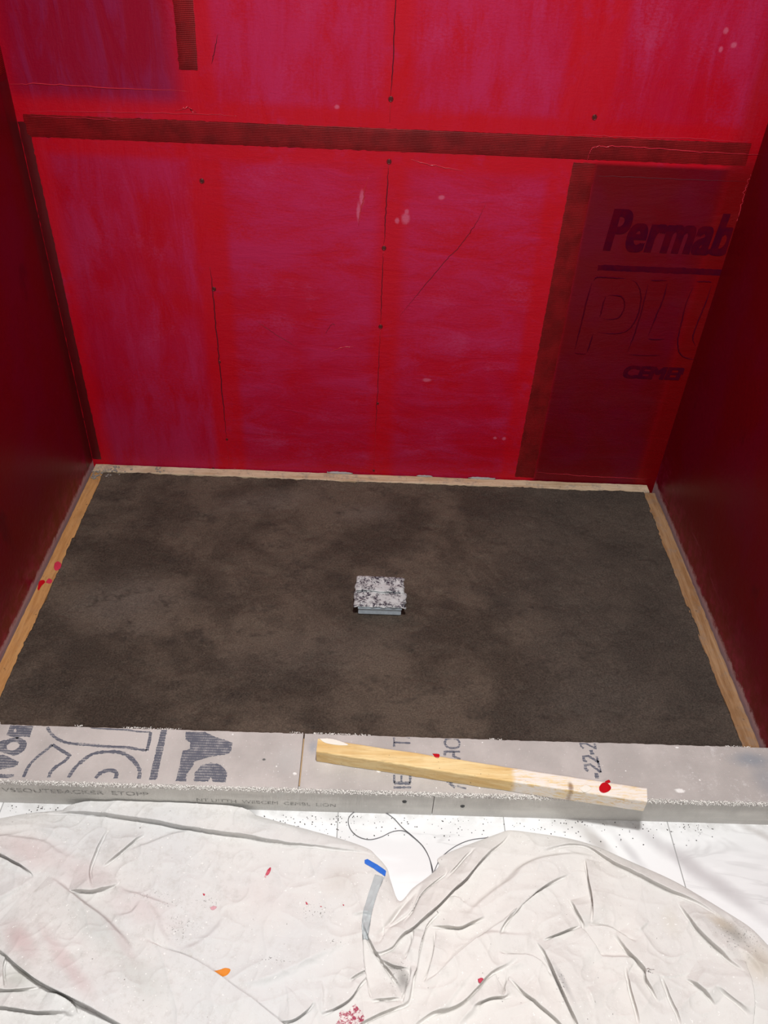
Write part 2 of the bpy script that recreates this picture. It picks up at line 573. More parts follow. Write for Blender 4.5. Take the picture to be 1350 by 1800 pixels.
# screws: rim and sunken head
def screw(px, py, r=.0044):
    x, z = bk(px, py)
    bm = bmesh.new()
    n, m = 14, 6
    for i in range(n):
        for j in range(m):
            a, b = 2 * math.pi * i / n, 2 * math.pi * j / m
            rr = r + .001 * math.cos(b)
            bm.verts.new((x + rr * math.cos(a), -.0003 - .0009 * math.sin(b), z + rr * math.sin(a) * 1.05))
    bm.verts.ensure_lookup_table()
    for i in range(n):
        for j in range(m):
            bm.faces.new([bm.verts[i * m + j], bm.verts[((i + 1) % n) * m + j], bm.verts[((i + 1) % n) * m + (j + 1) % m], bm.verts[i * m + (j + 1) % m]])
    s = bm_obj('screw', bm, M_screwring, wall_back, True)
    bm = bmesh.new()
    bmesh.ops.create_cone(bm, cap_ends=True, segments=12, radius1=r * .95, radius2=r * .7, depth=.0008,
                          matrix=Matrix.Translation((x, -.0004, z)) @ Matrix.Rotation(math.pi / 2, 4, 'X'))
    bmesh.ops.create_cone(bm, cap_ends=True, segments=4, radius1=r * .45, radius2=r * .3, depth=.001,
                          matrix=Matrix.Translation((x, -.0009, z)) @ Matrix.Rotation(math.pi / 2, 4, 'X'))
    bm_obj('screw_head', bm, M_screw, s)


for p in ((355, 318), (376, 508), (687, 174), (684, 284), (675, 436), (669, 574), (1045, 206)):
    screw(*p)
for p in ((386, 636), (664, 709), (399, 772), (657, 827), (375, 823), (514, 831)):
    screw(*p, r=.0024)

# the board's printing under the coat -------------------------------------------------
def font_mesh(name, body, size, mat, parent, M, bold=0.0, shear=0.0, outline=False, sx=1.0, spacing=1.0):
    c = bpy.data.curves.new(name, 'FONT')
    c.body = body
    c.size = size
    c.shear = shear
    c.offset = bold
    c.space_character = spacing
    if outline:
        c.fill_mode = 'NONE'
        c.bevel_depth = .0022
        c.bevel_resolution = 0
    tmp = bpy.data.objects.new('tmp', c)
    COL.objects.link(tmp)
    dg = bpy.context.evaluated_depsgraph_get()
    me = bpy.data.meshes.new_from_object(tmp.evaluated_get(dg))
    bpy.data.objects.remove(tmp)
    bpy.data.curves.remove(c)
    me.name = name
    for v in me.vertices:
        v.co.x *= sx
        v.co.z *= .08
        v.co = M @ v.co
    me.materials.clear()
    me.materials.append(mat)
    o = bpy.data.objects.new(name, me)
    link(o, parent)
    return o


def wallM(px, py, off=.0006, rot=0.0):
    x, z = bk(px, py)
    return Matrix.Translation((x, -off, z)) @ Matrix.Rotation(math.pi / 2, 4, 'X') @ Matrix.Rotation(rot, 4, 'Z')


def clip_x(o, xmax):
    bm = bmesh.new(); bm.from_mesh(o.data)
    g = bm.verts[:] + bm.edges[:] + bm.faces[:]
    bmesh.ops.bisect_plane(bm, geom=g, plane_co=(xmax, 0, 0), plane_no=(1, 0, 0), clear_outer=True)
    bm.to_mesh(o.data); bm.free()


def bold_word(body, size, px, py, shear, sx, spread, spacing, xmax):
    """several slightly shifted copies of the outline make one heavy word"""
    tmpm = None
    base = font_mesh('printed_word', body, size, M_inkred, wall_back, Matrix.Identity(4), shear=shear, sx=sx, spacing=spacing)
    src = base.data
    bm = bmesh.new()
    M = wallM(px, py)
    k = 0
    for dx in (-1, 0, 1):
        for dy in (-.6, 0, .6):
            c = src.copy()
            c.transform(M @ Matrix.Translation((dx * spread, dy * spread, .00006 * k)))
            bm.from_mesh(c)
            bpy.data.meshes.remove(c)
            k += 1
    bm.to_mesh(src); bm.free()
    clip_x(base, xmax)
    return base


bold_word('Permab', .128, 1058, 438, .10, .70, .0040, 1.03, 1.517)
bold_word('CEMENT', .046, 1092, 663, .12, 1.15, .0028, 1.0, 1.505)


def Z4(L): return [(x / 3.293 + 940, y / 3.293 + 220) for x, y in L]


for L in ([(225, 1320), (262, 1180), (300, 1020), (335, 900)], [(340, 905), (352, 885), (380, 880), (470, 885), (540, 888)],
          [(545, 890), (590, 915), (612, 970), (612, 1030), (592, 1110), (545, 1180), (480, 1205), (400, 1204), (345, 1195)], [(340, 1200), (322, 1260), (300, 1325)], [(300, 1325), (262, 1322), (225, 1318)],
          [(412, 985), (450, 985), (500, 992), (520, 1030), (510, 1080), (480, 1115), (430, 1125), (375, 1118)], [(375, 1118), (392, 1050), (412, 985)],
          [(664, 900), (720, 898), (770, 900)], [(770, 902), (745, 1000), (700, 1110), (650, 1235)], [(650, 1238), (700, 1240), (760, 1238)], [(760, 1240), (740, 1330)], [(740, 1332), (640, 1332), (532, 1328)],
          [(532, 1328), (580, 1200), (625, 1050), (660, 905)],
          [(930, 908), (980, 905), (1030, 910)], [(1030, 912), (985, 1040), (940, 1150), (915, 1230), (935, 1290)], [(930, 910), (880, 1020), (850, 1140), (828, 1250), (840, 1320), (890, 1352), (960, 1355)]):
    wall_curve('printed_letter', Z4(L), .0019, M_inkred, -.0006, .0003)
strip_on_wall('printed_bar', [bk(1050, 475), bk(1276, 485), bk(1277, 474), bk(1052, 465)], M_inkred, wall_back, .0006)


# ------------------------------------------------------------------ mortar bed
def mud_mat():
    t = NT('damp_mortar')
    X, Y, Z = t.xyz()
    big = t.noise(4.5, 5, .6, dist=.3)
    mid = t.noise(14, 8, .7)
    fine = t.noise(300, 5, .75)
    col = t.mix(t.ramp(big, .40, .62), (.039, .026, .017), (.128, .094, .068))
    col = t.mix(t.ramp(mid, .52, .66), col, (.075, .054, .039))
    for px, py, rx, ry, a in ((225, 1055, .15, .10, .6), (470, 880, .16, .06, .45), (640, 900, .12, .05, .4), (560, 1140, .25, .10, .22), (1050, 1230, .16, .08, .3), (260, 1100, .06, .03, .3)):
        p = at(px, py, 2, 0)
        col = t.mix(t.math('MULTIPLY', t.ellipse((p.x, p.y, 0), (rx, ry, 5), .95, .2, .5, 12), a), col, (.20, .165, .138))
    hole = t.ramp(t.noise(45, 6, .85), .34, .60)
    for px, py, rx, ry, a in ((300, 1125, .05, .018, .9), (500, 1180, .03, .016, .8), (580, 1182, .025, .014, .7), (300, 1203, .045, .02, .85), (420, 1222, .035, .022, .95), (330, 905, .05, .04, .7), (540, 1000, .10, .07, .6),
                              (200, 870, .08, .05, .8), (60, 1210, .10, .05, .7), (500, 955, .03, .03, .7), (880, 1040, .07, .05, .65), (1040, 990, .12, .05, .55), (1000, 1180, .03, .02, .7), (640, 1262, .05, .012, .7), (240, 925, .06, .03, .7), (735, 960, .05, .03, .5),
                              (720, 1090, .04, .02, .6), (120, 1130, .06, .04, .5), (980, 950, .04, .015, .5), (1230, 1200, .05, .05, .5), (640, 985, .06, .03, .4)):
        p = at(px, py, 2, 0)
        col = t.mix(t.math('MULTIPLY', t.math('MULTIPLY', t.ellipse((p.x, p.y, 0), (rx, ry, 5), .95, .1, 1.3, 26), hole), a), col, (.020, .014, .010))
    gr = t.ramp(t.math('ADD', X, t.math('MULTIPLY', t.noise(4, 3), .3)), 1.1, 1.35)
    col = t.mix(t.math('MULTIPLY', gr, .6), col, (.042, .036, .031))
    # wet coarse patches
    pit = t.math('MULTIPLY', t.ramp(t.noise(11, 7, .75, scale=(1, 1.6, 1)), .52, .64), t.ramp(t.noise(75, 4, .85), .38, .56))
    col = t.mix(t.math('MULTIPLY', pit, .8), col, (.018, .013, .010))
    col = t.mix(t.ramp(fine, .3, .75), t.mix(.5, col, (.008, .006, .005)), t.mix(.22, col, (.27, .21, .165)))
    vor = t.n('ShaderNodeTexVoronoi'); vor.inputs['Scale'].default_value = 170
    t.l(t.co, vor.inputs['Vector'])
    sp = t.math('MULTIPLY', t.math('SUBTRACT', 1.0, t.ramp(vor.outputs['Distance'], .05, .16)), t.ramp(t.noise(70, 2), .62, .66))
    col = t.mix(t.math('MULTIPLY', sp, .7), col, (.36, .27, .20))
    nb = t.bump(fine, .8, .003)
    nb = t.bump(mid, .35, .006, nb)
    nb = t.bump(pit, -.5, .003, nb)
    return t.done(col, .72, nb, .35)


STR_W = .0355
M_mud = mud_mat()


def mud():
    n, m = 300, 520
    U, V = np.meshgrid(np.linspace(0, 1, m), np.linspace(0, 1, n))
    L = W - 2 * .0378; D = -YB - .0365
    X = .0378 + U * L; Y = YB + .0006 + V * D
    def rag(a, k): return vnoise(a, a * 0 + k, .018, k) * .0016 + vnoise(a, a * 0 + k, .006, k + 1) * .0009 + vnoise(a, a * 0 + k, .15, k + 2) * .0016
    w = .02
    X = X + np.exp(-(U * L) / w) * (rag(Y, 4) - .0006) + np.exp(-((1 - U) * L) / w) * (rag(Y, 14) - .0006)
    Y = Y + np.exp(-((1 - V) * D) / w) * (rag(X, 24) + .0008)
    cx, cy = .775, -.465
    d = np.maximum(np.abs(X - cx) / .74, np.abs(Y - cy) / .42)
    Z = .0022 - .0115 * (1 - np.clip(d, 0, 1)) + vnoise(X, Y, .09, 1) * .0018 + vnoise(X, Y, .03, 2) * .0009 + vnoise(X, Y, .011, 3) * .0007
    # torn, open patches where the float has dragged the sand
    tear = np.clip((vnoise(X, Y * 1.5, .055, 41) + .6 * vnoise(X, Y, .02, 42) - .35) * 2, 0, 1)
    Z -= tear * (.0010 + np.clip(vnoise(X, Y, .007, 43), 0, 1) * .0022)
    Z += vnoise(X, Y, .0045, 44) * .00035
    edge = np.minimum(np.minimum(U, 1 - U) * L, (1 - V) * D)
    Z = Z + .0028 * np.exp(-edge / .012) * (1 + .4 * vnoise(X, Y, .01, 45))
    vs = np.stack([X.ravel(), Y.ravel(), Z.ravel()], 1)
    fs = [[j * m + i, j * m + i + 1, (j + 1) * m + i + 1, (j + 1) * m + i] for j in range(n - 1) for i in range(m - 1)]
    k = len(vs)
    ring = [(0, i) for i in range(m)] + [(j, m - 1) for j in range(1, n)] + [(n - 1, i) for i in range(m - 2, -1, -1)] + [(j, 0) for j in range(n - 2, 0, -1)]
    idx = [j * m + i for j, i in ring]
    low = vs[idx].copy(); low[:, 2] = -.058
    vs = np.vstack([vs, low])
    L = len(idx)
    for a in range(L):
        b = (a + 1) % L
        fs.append([idx[b], idx[a], k + a, k + b])
    fs.append([k + a for a in range(L)][::-1])
    o = mesh_obj('mortar_bed', vs, fs, M_mud, None, True)
    return tag(o, 'dark brown damp mortar bed sloping to the drain of the shower', 'mortar bed')


mud()


# ------------------------------------------------------------------ wooden screed strips
def wood(name, light, dark, axis, grey=0.0, knots=(), white=None, gscale=1.0, pale_end=None):
    t = NT(name)
    X, Y, Z = t.xyz()
    sc = {'x': (1.2, 16, 16), 'y': (16, 1.2, 16)}[axis]
    g = t.noise(5 * gscale, 6, .65, scale=sc, dist=.5)
    g2 = t.noise(26 * gscale, 4, .7, scale=sc)
    blot = t.noise(9, 4, .6)
    col = t.mix(t.ramp(g, .36, .64), dark, light)
    col = t.mix(t.math('MULTIPLY', t.ramp(g2, .54, .68), .38), col, tuple(c * .45 for c in dark))
    col = t.mix(t.math('MULTIPLY', t.ramp(blot, .52, .68), .45), col, tuple(c * .75 for c in dark))
    if grey:
        col = t.mix(t.math('MULTIPLY', t.ramp(t.noise(32, 6, .8), .5, .64), grey), col, (.22, .20, .18))
    speck = t.ramp(t.noise(130, 2, .5), .70, .74)
    col = t.mix(t.math('MULTIPLY', speck, .6), col, (.06, .04, .025))
    if white:
        w0, w1 = white
        m = t.math('MULTIPLY', t.ramp(t.math('ADD', X, t.math('MULTIPLY', t.noise(30, 3), .012)), w0 - .003, w0 + .010), 1.0)
        m = t.math('MULTIPLY', m, t.ramp(t.math('ADD', t.math('MULTIPLY', g2, .6), t.math('MULTIPLY', t.noise(45, 6, .8, scale=(.5, 2, 1)), .6)), .46, .64))
        col = t.mix(t.math('MULTIPLY', m, .9), col, (.80, .76, .72))
    for (kx, ky, rx, ry) in knots:
        k = t.ellipse((kx, ky, 0), (rx, ry, 5), .8, 0, .8, 90)
        col = t.mix(t.math('MULTIPLY', k, .7), col, (.16, .07, .035))
    nb = t.bump(g2, .35, .0012)
    return t.done(col, .62, nb, .35), t


def plank(name, pts_l, pts_r, z0, z1, mat, n=120, rag=.0008, bev=.0012, seed=0, ends=(0, 0), parent=None):
    """long strip between two edge lines (each a pair of end points), with a softly rounded and slightly uneven section"""
    a0, a1 = [np.array(p) for p in pts_l]; b0, b1 = [np.array(p) for p in pts_r]
    vs = []; fs = []
    for i in range(n + 1):
        u = i / n
        A = a0 * (1 - u) + a1 * u; B = b0 * (1 - u) + b1 * u
        w = B - A; wl = np.linalg.norm(w); w = w / wl
        L = np.linalg.norm(a1 - a0)
        na = vnoise(np.array([u * L]), np.array([seed + .1]), .012, seed)[0] * rag + vnoise(np.array([u * L]), np.array([seed + .1]), .15, seed + 1)[0] * rag * 2
        nb_ = vnoise(np.array([u * L]), np.array([seed + 9.1]), .012, seed + 2)[0] * rag + vnoise(np.array([u * L]), np.array([seed + 9.1]), .15, seed + 3)[0] * rag * 2
        A = A + w * na; B = B + w * nb_
        zz = vnoise(np.array([u * L]), np.array([3.3]), .2, seed + 5)[0] * .0005
        prof = [(0, z0), (0, z1 - bev), (bev * .35, z1 - bev * .3), (bev * 1.3, z1), (.33, z1), (.66, z1), (-bev * 1.3, z1), (-bev * .35, z1 - bev * .3), (1, z1 - bev), (1, z0)]
        for q, (s, z) in enumerate(prof):
            if q in (0, 1): p = A
            elif q in (2, 3): p = A + w * s
            elif q in (4, 5): p = A * (1 - s) + B * s
            elif q in (6, 7): p = B + w * s
            else: p = B
            vs.append((p[0], p[1], z + (zz if z > z0 else 0)))
    k = 10
    for i in range(n):
        for q in range(k):
            r = (q + 1) % k
            fs.append([i * k + q, i * k + r, (i + 1) * k + r, (i + 1) * k + q])
    fs.append([q for q in range(k)][::-1]); fs.append([n * k + q for q in range(k)])
    o = mesh_obj(name, vs, fs, mat, parent)
    bm = bmesh.new(); bm.from_mesh(o.data); bmesh.ops.recalc_face_normals(bm, faces=bm.faces); bm.to_mesh(o.data); bm.free()
    return o


ST = .0042   # strips stand a little proud of the mortar
mw_back, _ = wood('strip_wood_pale', (.64, .51, .36), (.47, .33, .20), 'x', grey=.55)
mw_left, _ = wood('strip_wood_tan', (.52, .28, .105), (.40, .19, .062), 'y', grey=.10)
mw_right, _ = wood('strip_wood_brown', (.36, .22, .115), (.25, .13, .055), 'y', grey=.3)
sb = plank('wooden_strip', ((.008, -.0345), (W - .022, -.0335)), ((.008, -.003), (W - .022, -.003)), -.03, ST + .002, mw_back, 220, .0008, seed=21)
tag(sb, 'pale weathered screed strip along the foot of the back wall', 'wood strip', 'screed strips around the mortar bed')
sl = plank('wooden_strip', ((.0045, YB + .001), (.006, -.036)), ((.0370, YB + .001), (.0365, -.036)), -.03, ST, mw_left, 160, .0005, seed=33)
tag(sl, 'tan screed strip with red paint dabs along the left wall', 'wood strip', 'screed strips around the mortar bed')
sr = plank('wooden_strip', ((W - .0375, YB + .001), (W - .040, -.036)), ((W - .0045, YB + .001), (W - .006, -.036)), -.03, ST, mw_right, 160, .0008, seed=45)
tag(sr, 'brown screed strip along the foot of the right wall', 'wood strip', 'screed strips around the mortar bed')

M_redpaint = flat('wet_red_paint', (.46, .004, .010), .3, 0, .15)
M_redpaint2 = flat('dry_pink_paint', (.55, .03, .07), .5, 0, .2)


def inside(poly, X, Y):
    c = np.zeros(X.shape, bool)
    n = len(poly)
    for i in range(n):
        x1, y1 = poly[i]; x2, y2 = poly[(i + 1) % n]
        if y1 == y2: continue
        hit = ((y1 > Y) != (y2 > Y)) & (X < (x2 - x1) * (Y - y1) / (y2 - y1) + x1)
        c ^= hit
    return c


def nearest(poly, P):
    best = np.full(len(P), 1e9); out = P.copy()
    n = len(poly)
    for i in range(n):
        a = np.array(poly[i]); b = np.array(poly[(i + 1) % n]); d = b - a
        L = d @ d
        if L < 1e-14: continue
        t = np.clip(((P - a) @ d) / L, 0, 1)
        q = a + t[:, None] * d
        dd = np.hypot(*(P - q).T)
        m = dd < best
        best[m] = dd[m]; out[m] = q[m]
    return out


def sheet(name, poly, res, hfun, mat, parent=None, thick=.0, off=0.0):
    """a sheet cut to an outline and laid on the height hfun"""
    poly = np.array(poly, float)
    x0, y0 = poly.min(0) - res; x1, y1 = poly.max(0) + res
    xs = np.arange(x0, x1 + res, res); ys = np.arange(y0, y1 + res, res)
    X, Y = np.meshgrid(xs, ys)
    ins = inside(poly, X, Y)
    n, m = X.shape
    cell = ins[:-1, :-1] | ins[1:, :-1] | ins[:-1, 1:] | ins[1:, 1:]
    P = np.stack([X.ravel(), Y.ravel()], 1)
    need = np.zeros((n, m), bool)
    need[:-1, :-1] |= cell; need[1:, :-1] |= cell; need[:-1, 1:] |= cell; need[1:, 1:] |= cell
    mv = need.ravel() & ~ins.ravel()
    P[mv] = nearest(poly, P[mv])
    ids = np.full(n * m, -1); use = need.ravel(); ids[use] = np.arange(use.sum())
    P = P[use]
    Z = hfun(P[:, 0], P[:, 1])
    if isinstance(Z, tuple):
        Z, X2, Y2 = Z
        P = np.stack([X2, Y2], 1)
    Z = Z + off
    jj, ii = np.nonzero(cell)
    a = jj * m + ii
    F = np.stack([ids[a], ids[a + 1], ids[a + m + 1], ids[a + m]], 1)
    me = bpy.data.meshes.new(name)
    V = np.column_stack([P, Z])
    me.vertices.add(len(V)); me.vertices.foreach_set('co', V.ravel())
    me.loops.add(F.size); me.loops.foreach_set('vertex_index', F.ravel().astype(np.int32))
    me.polygons.add(len(F)); me.polygons.foreach_set('loop_start', np.arange(0, F.size, 4, dtype=np.int32))
    me.update(calc_edges=True)
    me.validate()
    me.polygons.foreach_set('use_smooth', [True] * len(me.polygons))
    me.materials.append(mat)
    o = bpy.data.objects.new(name, me)
    link(o, parent)
    if parent and parent.type == 'EMPTY': o.location = -parent.location
    if thick:
        s = o.modifiers.new('thickness', 'SOLIDIFY'); s.thickness = thick; s.offset = -1
    return o


def pxpoly(pxs, z, smooth=True, rag=0.0):
    P = [tuple(at(px, py, 2, z)[:2]) for px, py in pxs]
    if smooth:
        Q = catmull(P + [P[0]], 5)[:-1]
    else:
        Q = np.array(P)
    if rag: Q = Q + RNG.normal(size=Q.shape) * rag
    return Q


def dab(name, pxs, z, mat, parent, res=.0015):
    o = sheet(name, pxpoly(pxs, z), res, lambda x, y: np.full(x.shape, z), mat, parent, .0004, .0005)
    return o


d1 = dab('red_dab', [(96, 990), (102, 987), (108, 992), (105, 1000), (98, 1003), (95, 998)], ST, M_redpaint2, sl)
d2 = dab('red_dab', [(66, 1035), (69, 1022), (77, 1020), (79, 1024), (73, 1030), (68, 1038)], ST, M_redpaint, sl)
d3 = dab('red_dab', [(80, 1024), (86, 1017), (92, 1021), (88, 1026)], ST, M_redpaint2, sl)


# ------------------------------------------------------------------ curb
def board_mat(name, base=(.40, .385, .37), front=False):
    t = NT(name)
    X, Y, Z = t.xyz()
    sx = t.math('SINE', t.math('MULTIPLY', X, 2 * math.pi / .0026))
    sy = t.math('SINE', t.math('MULTIPLY', Z if front else Y, 2 * math.pi / .0026))
    wv = t.math('MULTIPLY', t.math('ADD', sx, sy), .5)
    big = t.noise(6, 5, .6)
    st = t.noise(10, 5, .6, scale=(.4, 1, 5) if front else (1, .5, 1))
    col = t.mix(t.ramp(big, .36, .64), tuple(c * .86 for c in base), tuple(c * 1.12 for c in base))
    col = t.mix(t.math('MULTIPLY', t.ramp(st, .45, .65), .35), col, tuple(c * .78 for c in base))
    col = t.mix(t.math('MULTIPLY', t.ramp(wv, .0, 1.0), .22), col, tuple(c * .6 for c in base))
    if not front:
        pale = t.math('MULTIPLY', t.ramp(t.noise(38, 6, .8), .54, .66), t.ramp(X, 1.22, 1.36))
        col = t.mix(t.math('MULTIPLY', pale, .6), col, (.62, .60, .59))
        for px, py, rx, ry, c, a in ((1320, 1335, .05, .02, (.22, .25, .29), .7), (550, 1315, .012, .02, (.28, .31, .35), .6), (1345, 1370, .03, .05, (.25, .27, .30), .5), (505, 1335, .03, .04, (.47, .455, .44), .6)):
            p = at(px, py, 2, CT)
            col = t.mix(t.math('MULTIPLY', t.ellipse((p.x, p.y, 0), (rx, ry, 5), .9, 0, .6, 30), a), col, c)
        for px, py, rx, ry in ((518, 1360, .004, .003), (486, 1347, .0016, .0016), (489, 1356, .001, .001), (666, 1355, .005, .0035), (1190, 1314, .004, .002), (843, 1385, .0015, .0018), (1195, 1390, .01, .005), (409, 1291, .002, .002), (1100, 1355, .0015, .0015), (1230, 1371, .002, .002), (848, 1305, .0015, .0015), (767, 1385, .0012, .0012)):
            p = at(px, py, 2, CT)
            col = t.mix(t.ellipse((p.x, p.y, 0), (rx, ry, 5), .5, 0, .8, 200), col, (.80, .79, .77))
        p = at(464, 1335, 2, CT)
        col = t.mix(t.ellipse((p.x, p.y, 0), (.0038, .003, 5), .6, 0, .9, 300), col, (.12, .12, .12))
    else:
        col = t.mix(t.math('MULTIPLY', t.math('SUBTRACT', 1.0, t.ramp(Z, .0, .02)), .5), col, (.55, .54, .52))
        p = at(492, 1396, 1, YF)
        col = t.mix(t.math('MULTIPLY', t.ellipse((p.x, 0, p.z), (.012, 5, .012), .6, 0, 1.2, 90), .7), col, (.62, .61, .58))
    specks = t.ramp(t.noise(240, 2, .5), .70, .73)
    col = t.mix(t.math('MULTIPLY', specks, .6), col, (.72, .71, .70))
    nb = t.bump(wv, .30, .0006)
    nb = t.bump(t.noise(90, 4, .7), .3, .001, nb)
    return t.done(col, .78, nb, .3)


M_board = board_mat('cement_board_top', (.49, .455, .435))
M_face = board_mat('cement_board_face', (.62, .60, .56), True)
M_core = flat('lumber_core', (.45, .30, .16), .7, 0, .2)


def ink():
    t = NT('board_ink')
    X, Y, Z = t.xyz()
    sx = t.math('SINE', t.math('MULTIPLY', X, 2 * math.pi / .0026))
    sy = t.math('SINE', t.math('MULTIPLY', Y, 2 * math.pi / .0052))
    wv = t.math('ADD', t.math('MULTIPLY', t.math('ADD', sx, sy), .11), t.noise(60, 5, .75))
    f = t.ramp(wv, .52, .74)
    col = t.mix(f, (.11, .115, .145), (.38, .365, .365))
    return t.done(col, .7, None, .3)


M_ink = ink()
M_fibre = flat('frayed_fibre', (.85, .83, .79), .8, 0, .15, 400)
curb = empty('shower_curb', (W / 2, (YB + YF) / 2, FZ))
tag(curb, 'long grey cement board curb across the front of the shower', 'shower curb')
TH = .0125
bm = bmesh.new(); box(bm, .003, W - .003, YF + TH, YB - .002, FZ, CT - TH - .0005)
bm_obj('lumber_core', bm, M_core, curb)
XS = at(530, 1338, 2, CT).x     # joint of the two top boards
XF = at(763, 1405, 1, YF).x     # joint of the two face boards


def top_board(x0, x1, seed):
    """board with rough broken long edges"""
    n = int((x1 - x0) / .004)
    vs = []; fs = []
    prof_n = 8
    for i in range(n + 1):
        x = x0 + (x1 - x0) * i / n
        r1 = vnoise(np.array([x]), np.array([1.0]), .006, seed)[0] * .0011
        r2 = vnoise(np.array([x]), np.array([1.0]), .006, seed + 1)[0] * .0009 + vnoise(np.array([x]), np.array([1.0]), .12, seed + 2)[0] * .0008
        yf, yb = YF - .001 + r1, YB + r2
        e = .0012
        xx = x + (0.0006 if i == 0 else (-.0006 if i == n else 0))
        for (y, z) in ((yf, CT - TH), (yf - .0003 + r2 * .4, CT - TH * .5), (yf, CT - e), (yf + e, CT), (yb - e * .6, CT), (yb, CT - e * .6), (yb + r1 * .4, CT - TH * .5), (yb, CT - TH)):
            vs.append((xx, y, z))
    k = prof_n
    for i in range(n):
        for q in range(k):
            r = (q + 1) % k
            fs.append([i * k + q, i * k + r, (i + 1) * k + r, (i + 1) * k + q])
    fs.append(list(range(k))[::-1]); fs.append([n * k + q for q in range(k)])
    o = mesh_obj('top_board', vs, fs, M_board, curb)
    bm = bmesh.new(); bm.from_mesh(o.data); bmesh.ops.recalc_face_normals(bm, faces=bm.faces); bm.to_mesh(o.data); bm.free()
    return o


tb_l = top_board(.003, XS - .0009, 60)
tb_r = top_board(XS + .0009, W - .003, 70)
tb_l['label'] = 'left top board with large dark printing'
tb_r['label'] = 'right top board with small stencilled characters'
bm = bmesh.new(); box(bm, .003, XF - .0005, YF, YF + TH - .0004, FZ, CT - TH - .0016, .0008)
fb_l = bm_obj('face_board', bm, M_face, curb)
bm = bmesh.new(); box(bm, XF + .0005, W - .003, YF, YF + TH - .0004, FZ, CT - TH - .0016, .0008)
fb_r = bm_obj('face_board', bm, M_face, curb)


def fringe(parent, x0, x1, y, z, dens, length, back=False, seed=1):
    r = random.Random(seed)
    vs = []; fs = []
    for i in range(int((x1 - x0) * dens)):
        x = x0 + r.random() * (x1 - x0)
        den = vnoise(np.array([x]), np.array([2.0]), .05, seed)[0]
        if back and den < .1: continue
        L = length * (.4 + r.random() * .9)
        yy = y + r.uniform(-.0015, .0015); zz = z + (r.uniform(-.009, .0012) if not back else r.uniform(-.001, .0))
        dirx = r.gauss(0, 1.1)
        d = Vector((dirx, -1 + r.gauss(0, .4) if not back else 1, r.gauss(.15, .7))).normalized()
        s = Vector((-d.y, d.x, r.gauss(0, .3))).normalized() * r.uniform(.00035, .0007)
        p = Vector((x, yy, zz)); m = p + d * L * .5 + Vector((0, 0, r.gauss(0, .0006))); e = p + d * L + Vector((r.gauss(0, .0008), 0, -r.random() * .001))
        b = len(vs)
        t = Vector((0, 0, .00035))
        vs += [p - s, p + s, m + s, m - s, e, p + t, m + t]
        fs += [[b, b + 1, b + 2, b + 3], [b + 3, b + 2, b + 4], [b, b + 5, b + 1], [b + 1, b + 5, b + 6, b + 2], [b + 5, b, b + 3, b + 6], [b + 6, b + 3, b + 4], [b + 2, b + 6, b + 4]]
    o = mesh_obj('frayed_edge', [tuple(v) for v in vs], fs, M_fibre, parent)
    o['kind'] = 'stuff'
    return o


for tb, a, b in ((tb_l, .006, XS - .002), (tb_r, XS + .002, W - .006)):
    fringe(tb, a, b, YF - .0008, CT - .001, 5200, .0032, False, 5 if tb is tb_l else 6)
    fringe(tb, a, b, YB + .0005, CT, 900, .0026, True, 8 if tb is tb_l else 9)
INKZ = CT + .0003


def ink_poly(pxs, parent, name='printed_letter', hole=None, smooth=False):
    P = pxpoly(pxs, CT, smooth)
    # roughen along the weave
    Q = []
    for i in range(len(P)):
        a, b = P[i], P[(i + 1) % len(P)]
        L = np.hypot(*(b - a)); k = max(1, int(L / .0022))
        for j in range(k):
            q = a + (b - a) * j / k
            Q.append((q[0] + random.gauss(0, .0005), min(YB - .0022, max(YF + .0022, q[1] + random.gauss(0, .0005)))))
    if hole is not None:
        H = pxpoly(hole, CT, smooth)
        Q2 = [tuple(p) for p in H]
        # bridge outer ring to the hole
        A = np.array(Q); h0 = np.array(Q2[0]); i = int(np.argmin(np.hypot(*(A - h0).T)))
        area = lambda R: sum(R[k][0] * R[(k + 1) % len(R)][1] - R[(k + 1) % len(R)][0] * R[k][1] for k in range(len(R)))
        if area(Q) * area(Q2) > 0: Q2 = [Q2[0]] + Q2[1:][::-1]
        Q = Q[:i + 1] + Q2 + [Q2[0]] + Q[i:]
    from mathutils.geometry import tessellate_polygon
    vs = [(p[0], p[1], INKZ) for p in Q]
    tris = tessellate_polygon([[Vector(v) for v in vs]])
    return mesh_obj(name, vs, [list(t) for t in tris], M_ink, parent)


def ink_stroke(pxs, wpx, parent, name='printed_letter', smooth=True):
    P = [tuple(at(px, py, 2, CT)[:2]) for px, py in pxs]
    P = catmull(P, 6) if smooth else np.array(P)
    # resample
    Q = [P[0]]
    for a, b in zip(P[:-1], P[1:]):
        k = max(1, int(np.hypot(*(b - a)) / .002))
        Q += [a + (b - a) * j / k for j in range(1, k + 1)]
    w = wpx * .00112 * .5
    vs = []; fs = []
    for i, p in enumerate(Q):
        d = Q[min(i + 1, len(Q) - 1)] - Q[max(i - 1, 0)]; d = d / (np.hypot(*d) + 1e-9)
        nrm = np.array([-d[1], d[0]])
        ww = w * (1 + random.gauss(0, .16))
        for s in (1, -1):
            q = p + nrm * s * ww
            vs.append((q[0], min(YB - .0022, max(YF + .0022, q[1])), INKZ))
    for i in range(len(Q) - 1):
        fs.append([2 * i, 2 * i + 1, 2 * i + 3, 2 * i + 2])
    o = mesh_obj(name, vs, fs, M_ink, parent)
    return o


def Z5(L): return [(x / 4.5, y / 4.5 + 1255) for x, y in L]
def Z6(L): return [(x / 4.355 + 250, y / 4.355 + 1270) for x, y in L]
def Z7(L): return [(x / 6.75 + 660, y / 6.75 + 1270) for x, y in L]
def Z8(L): return [(x / 3.649 + 980, y / 3.649 + 1280) for x, y in L]


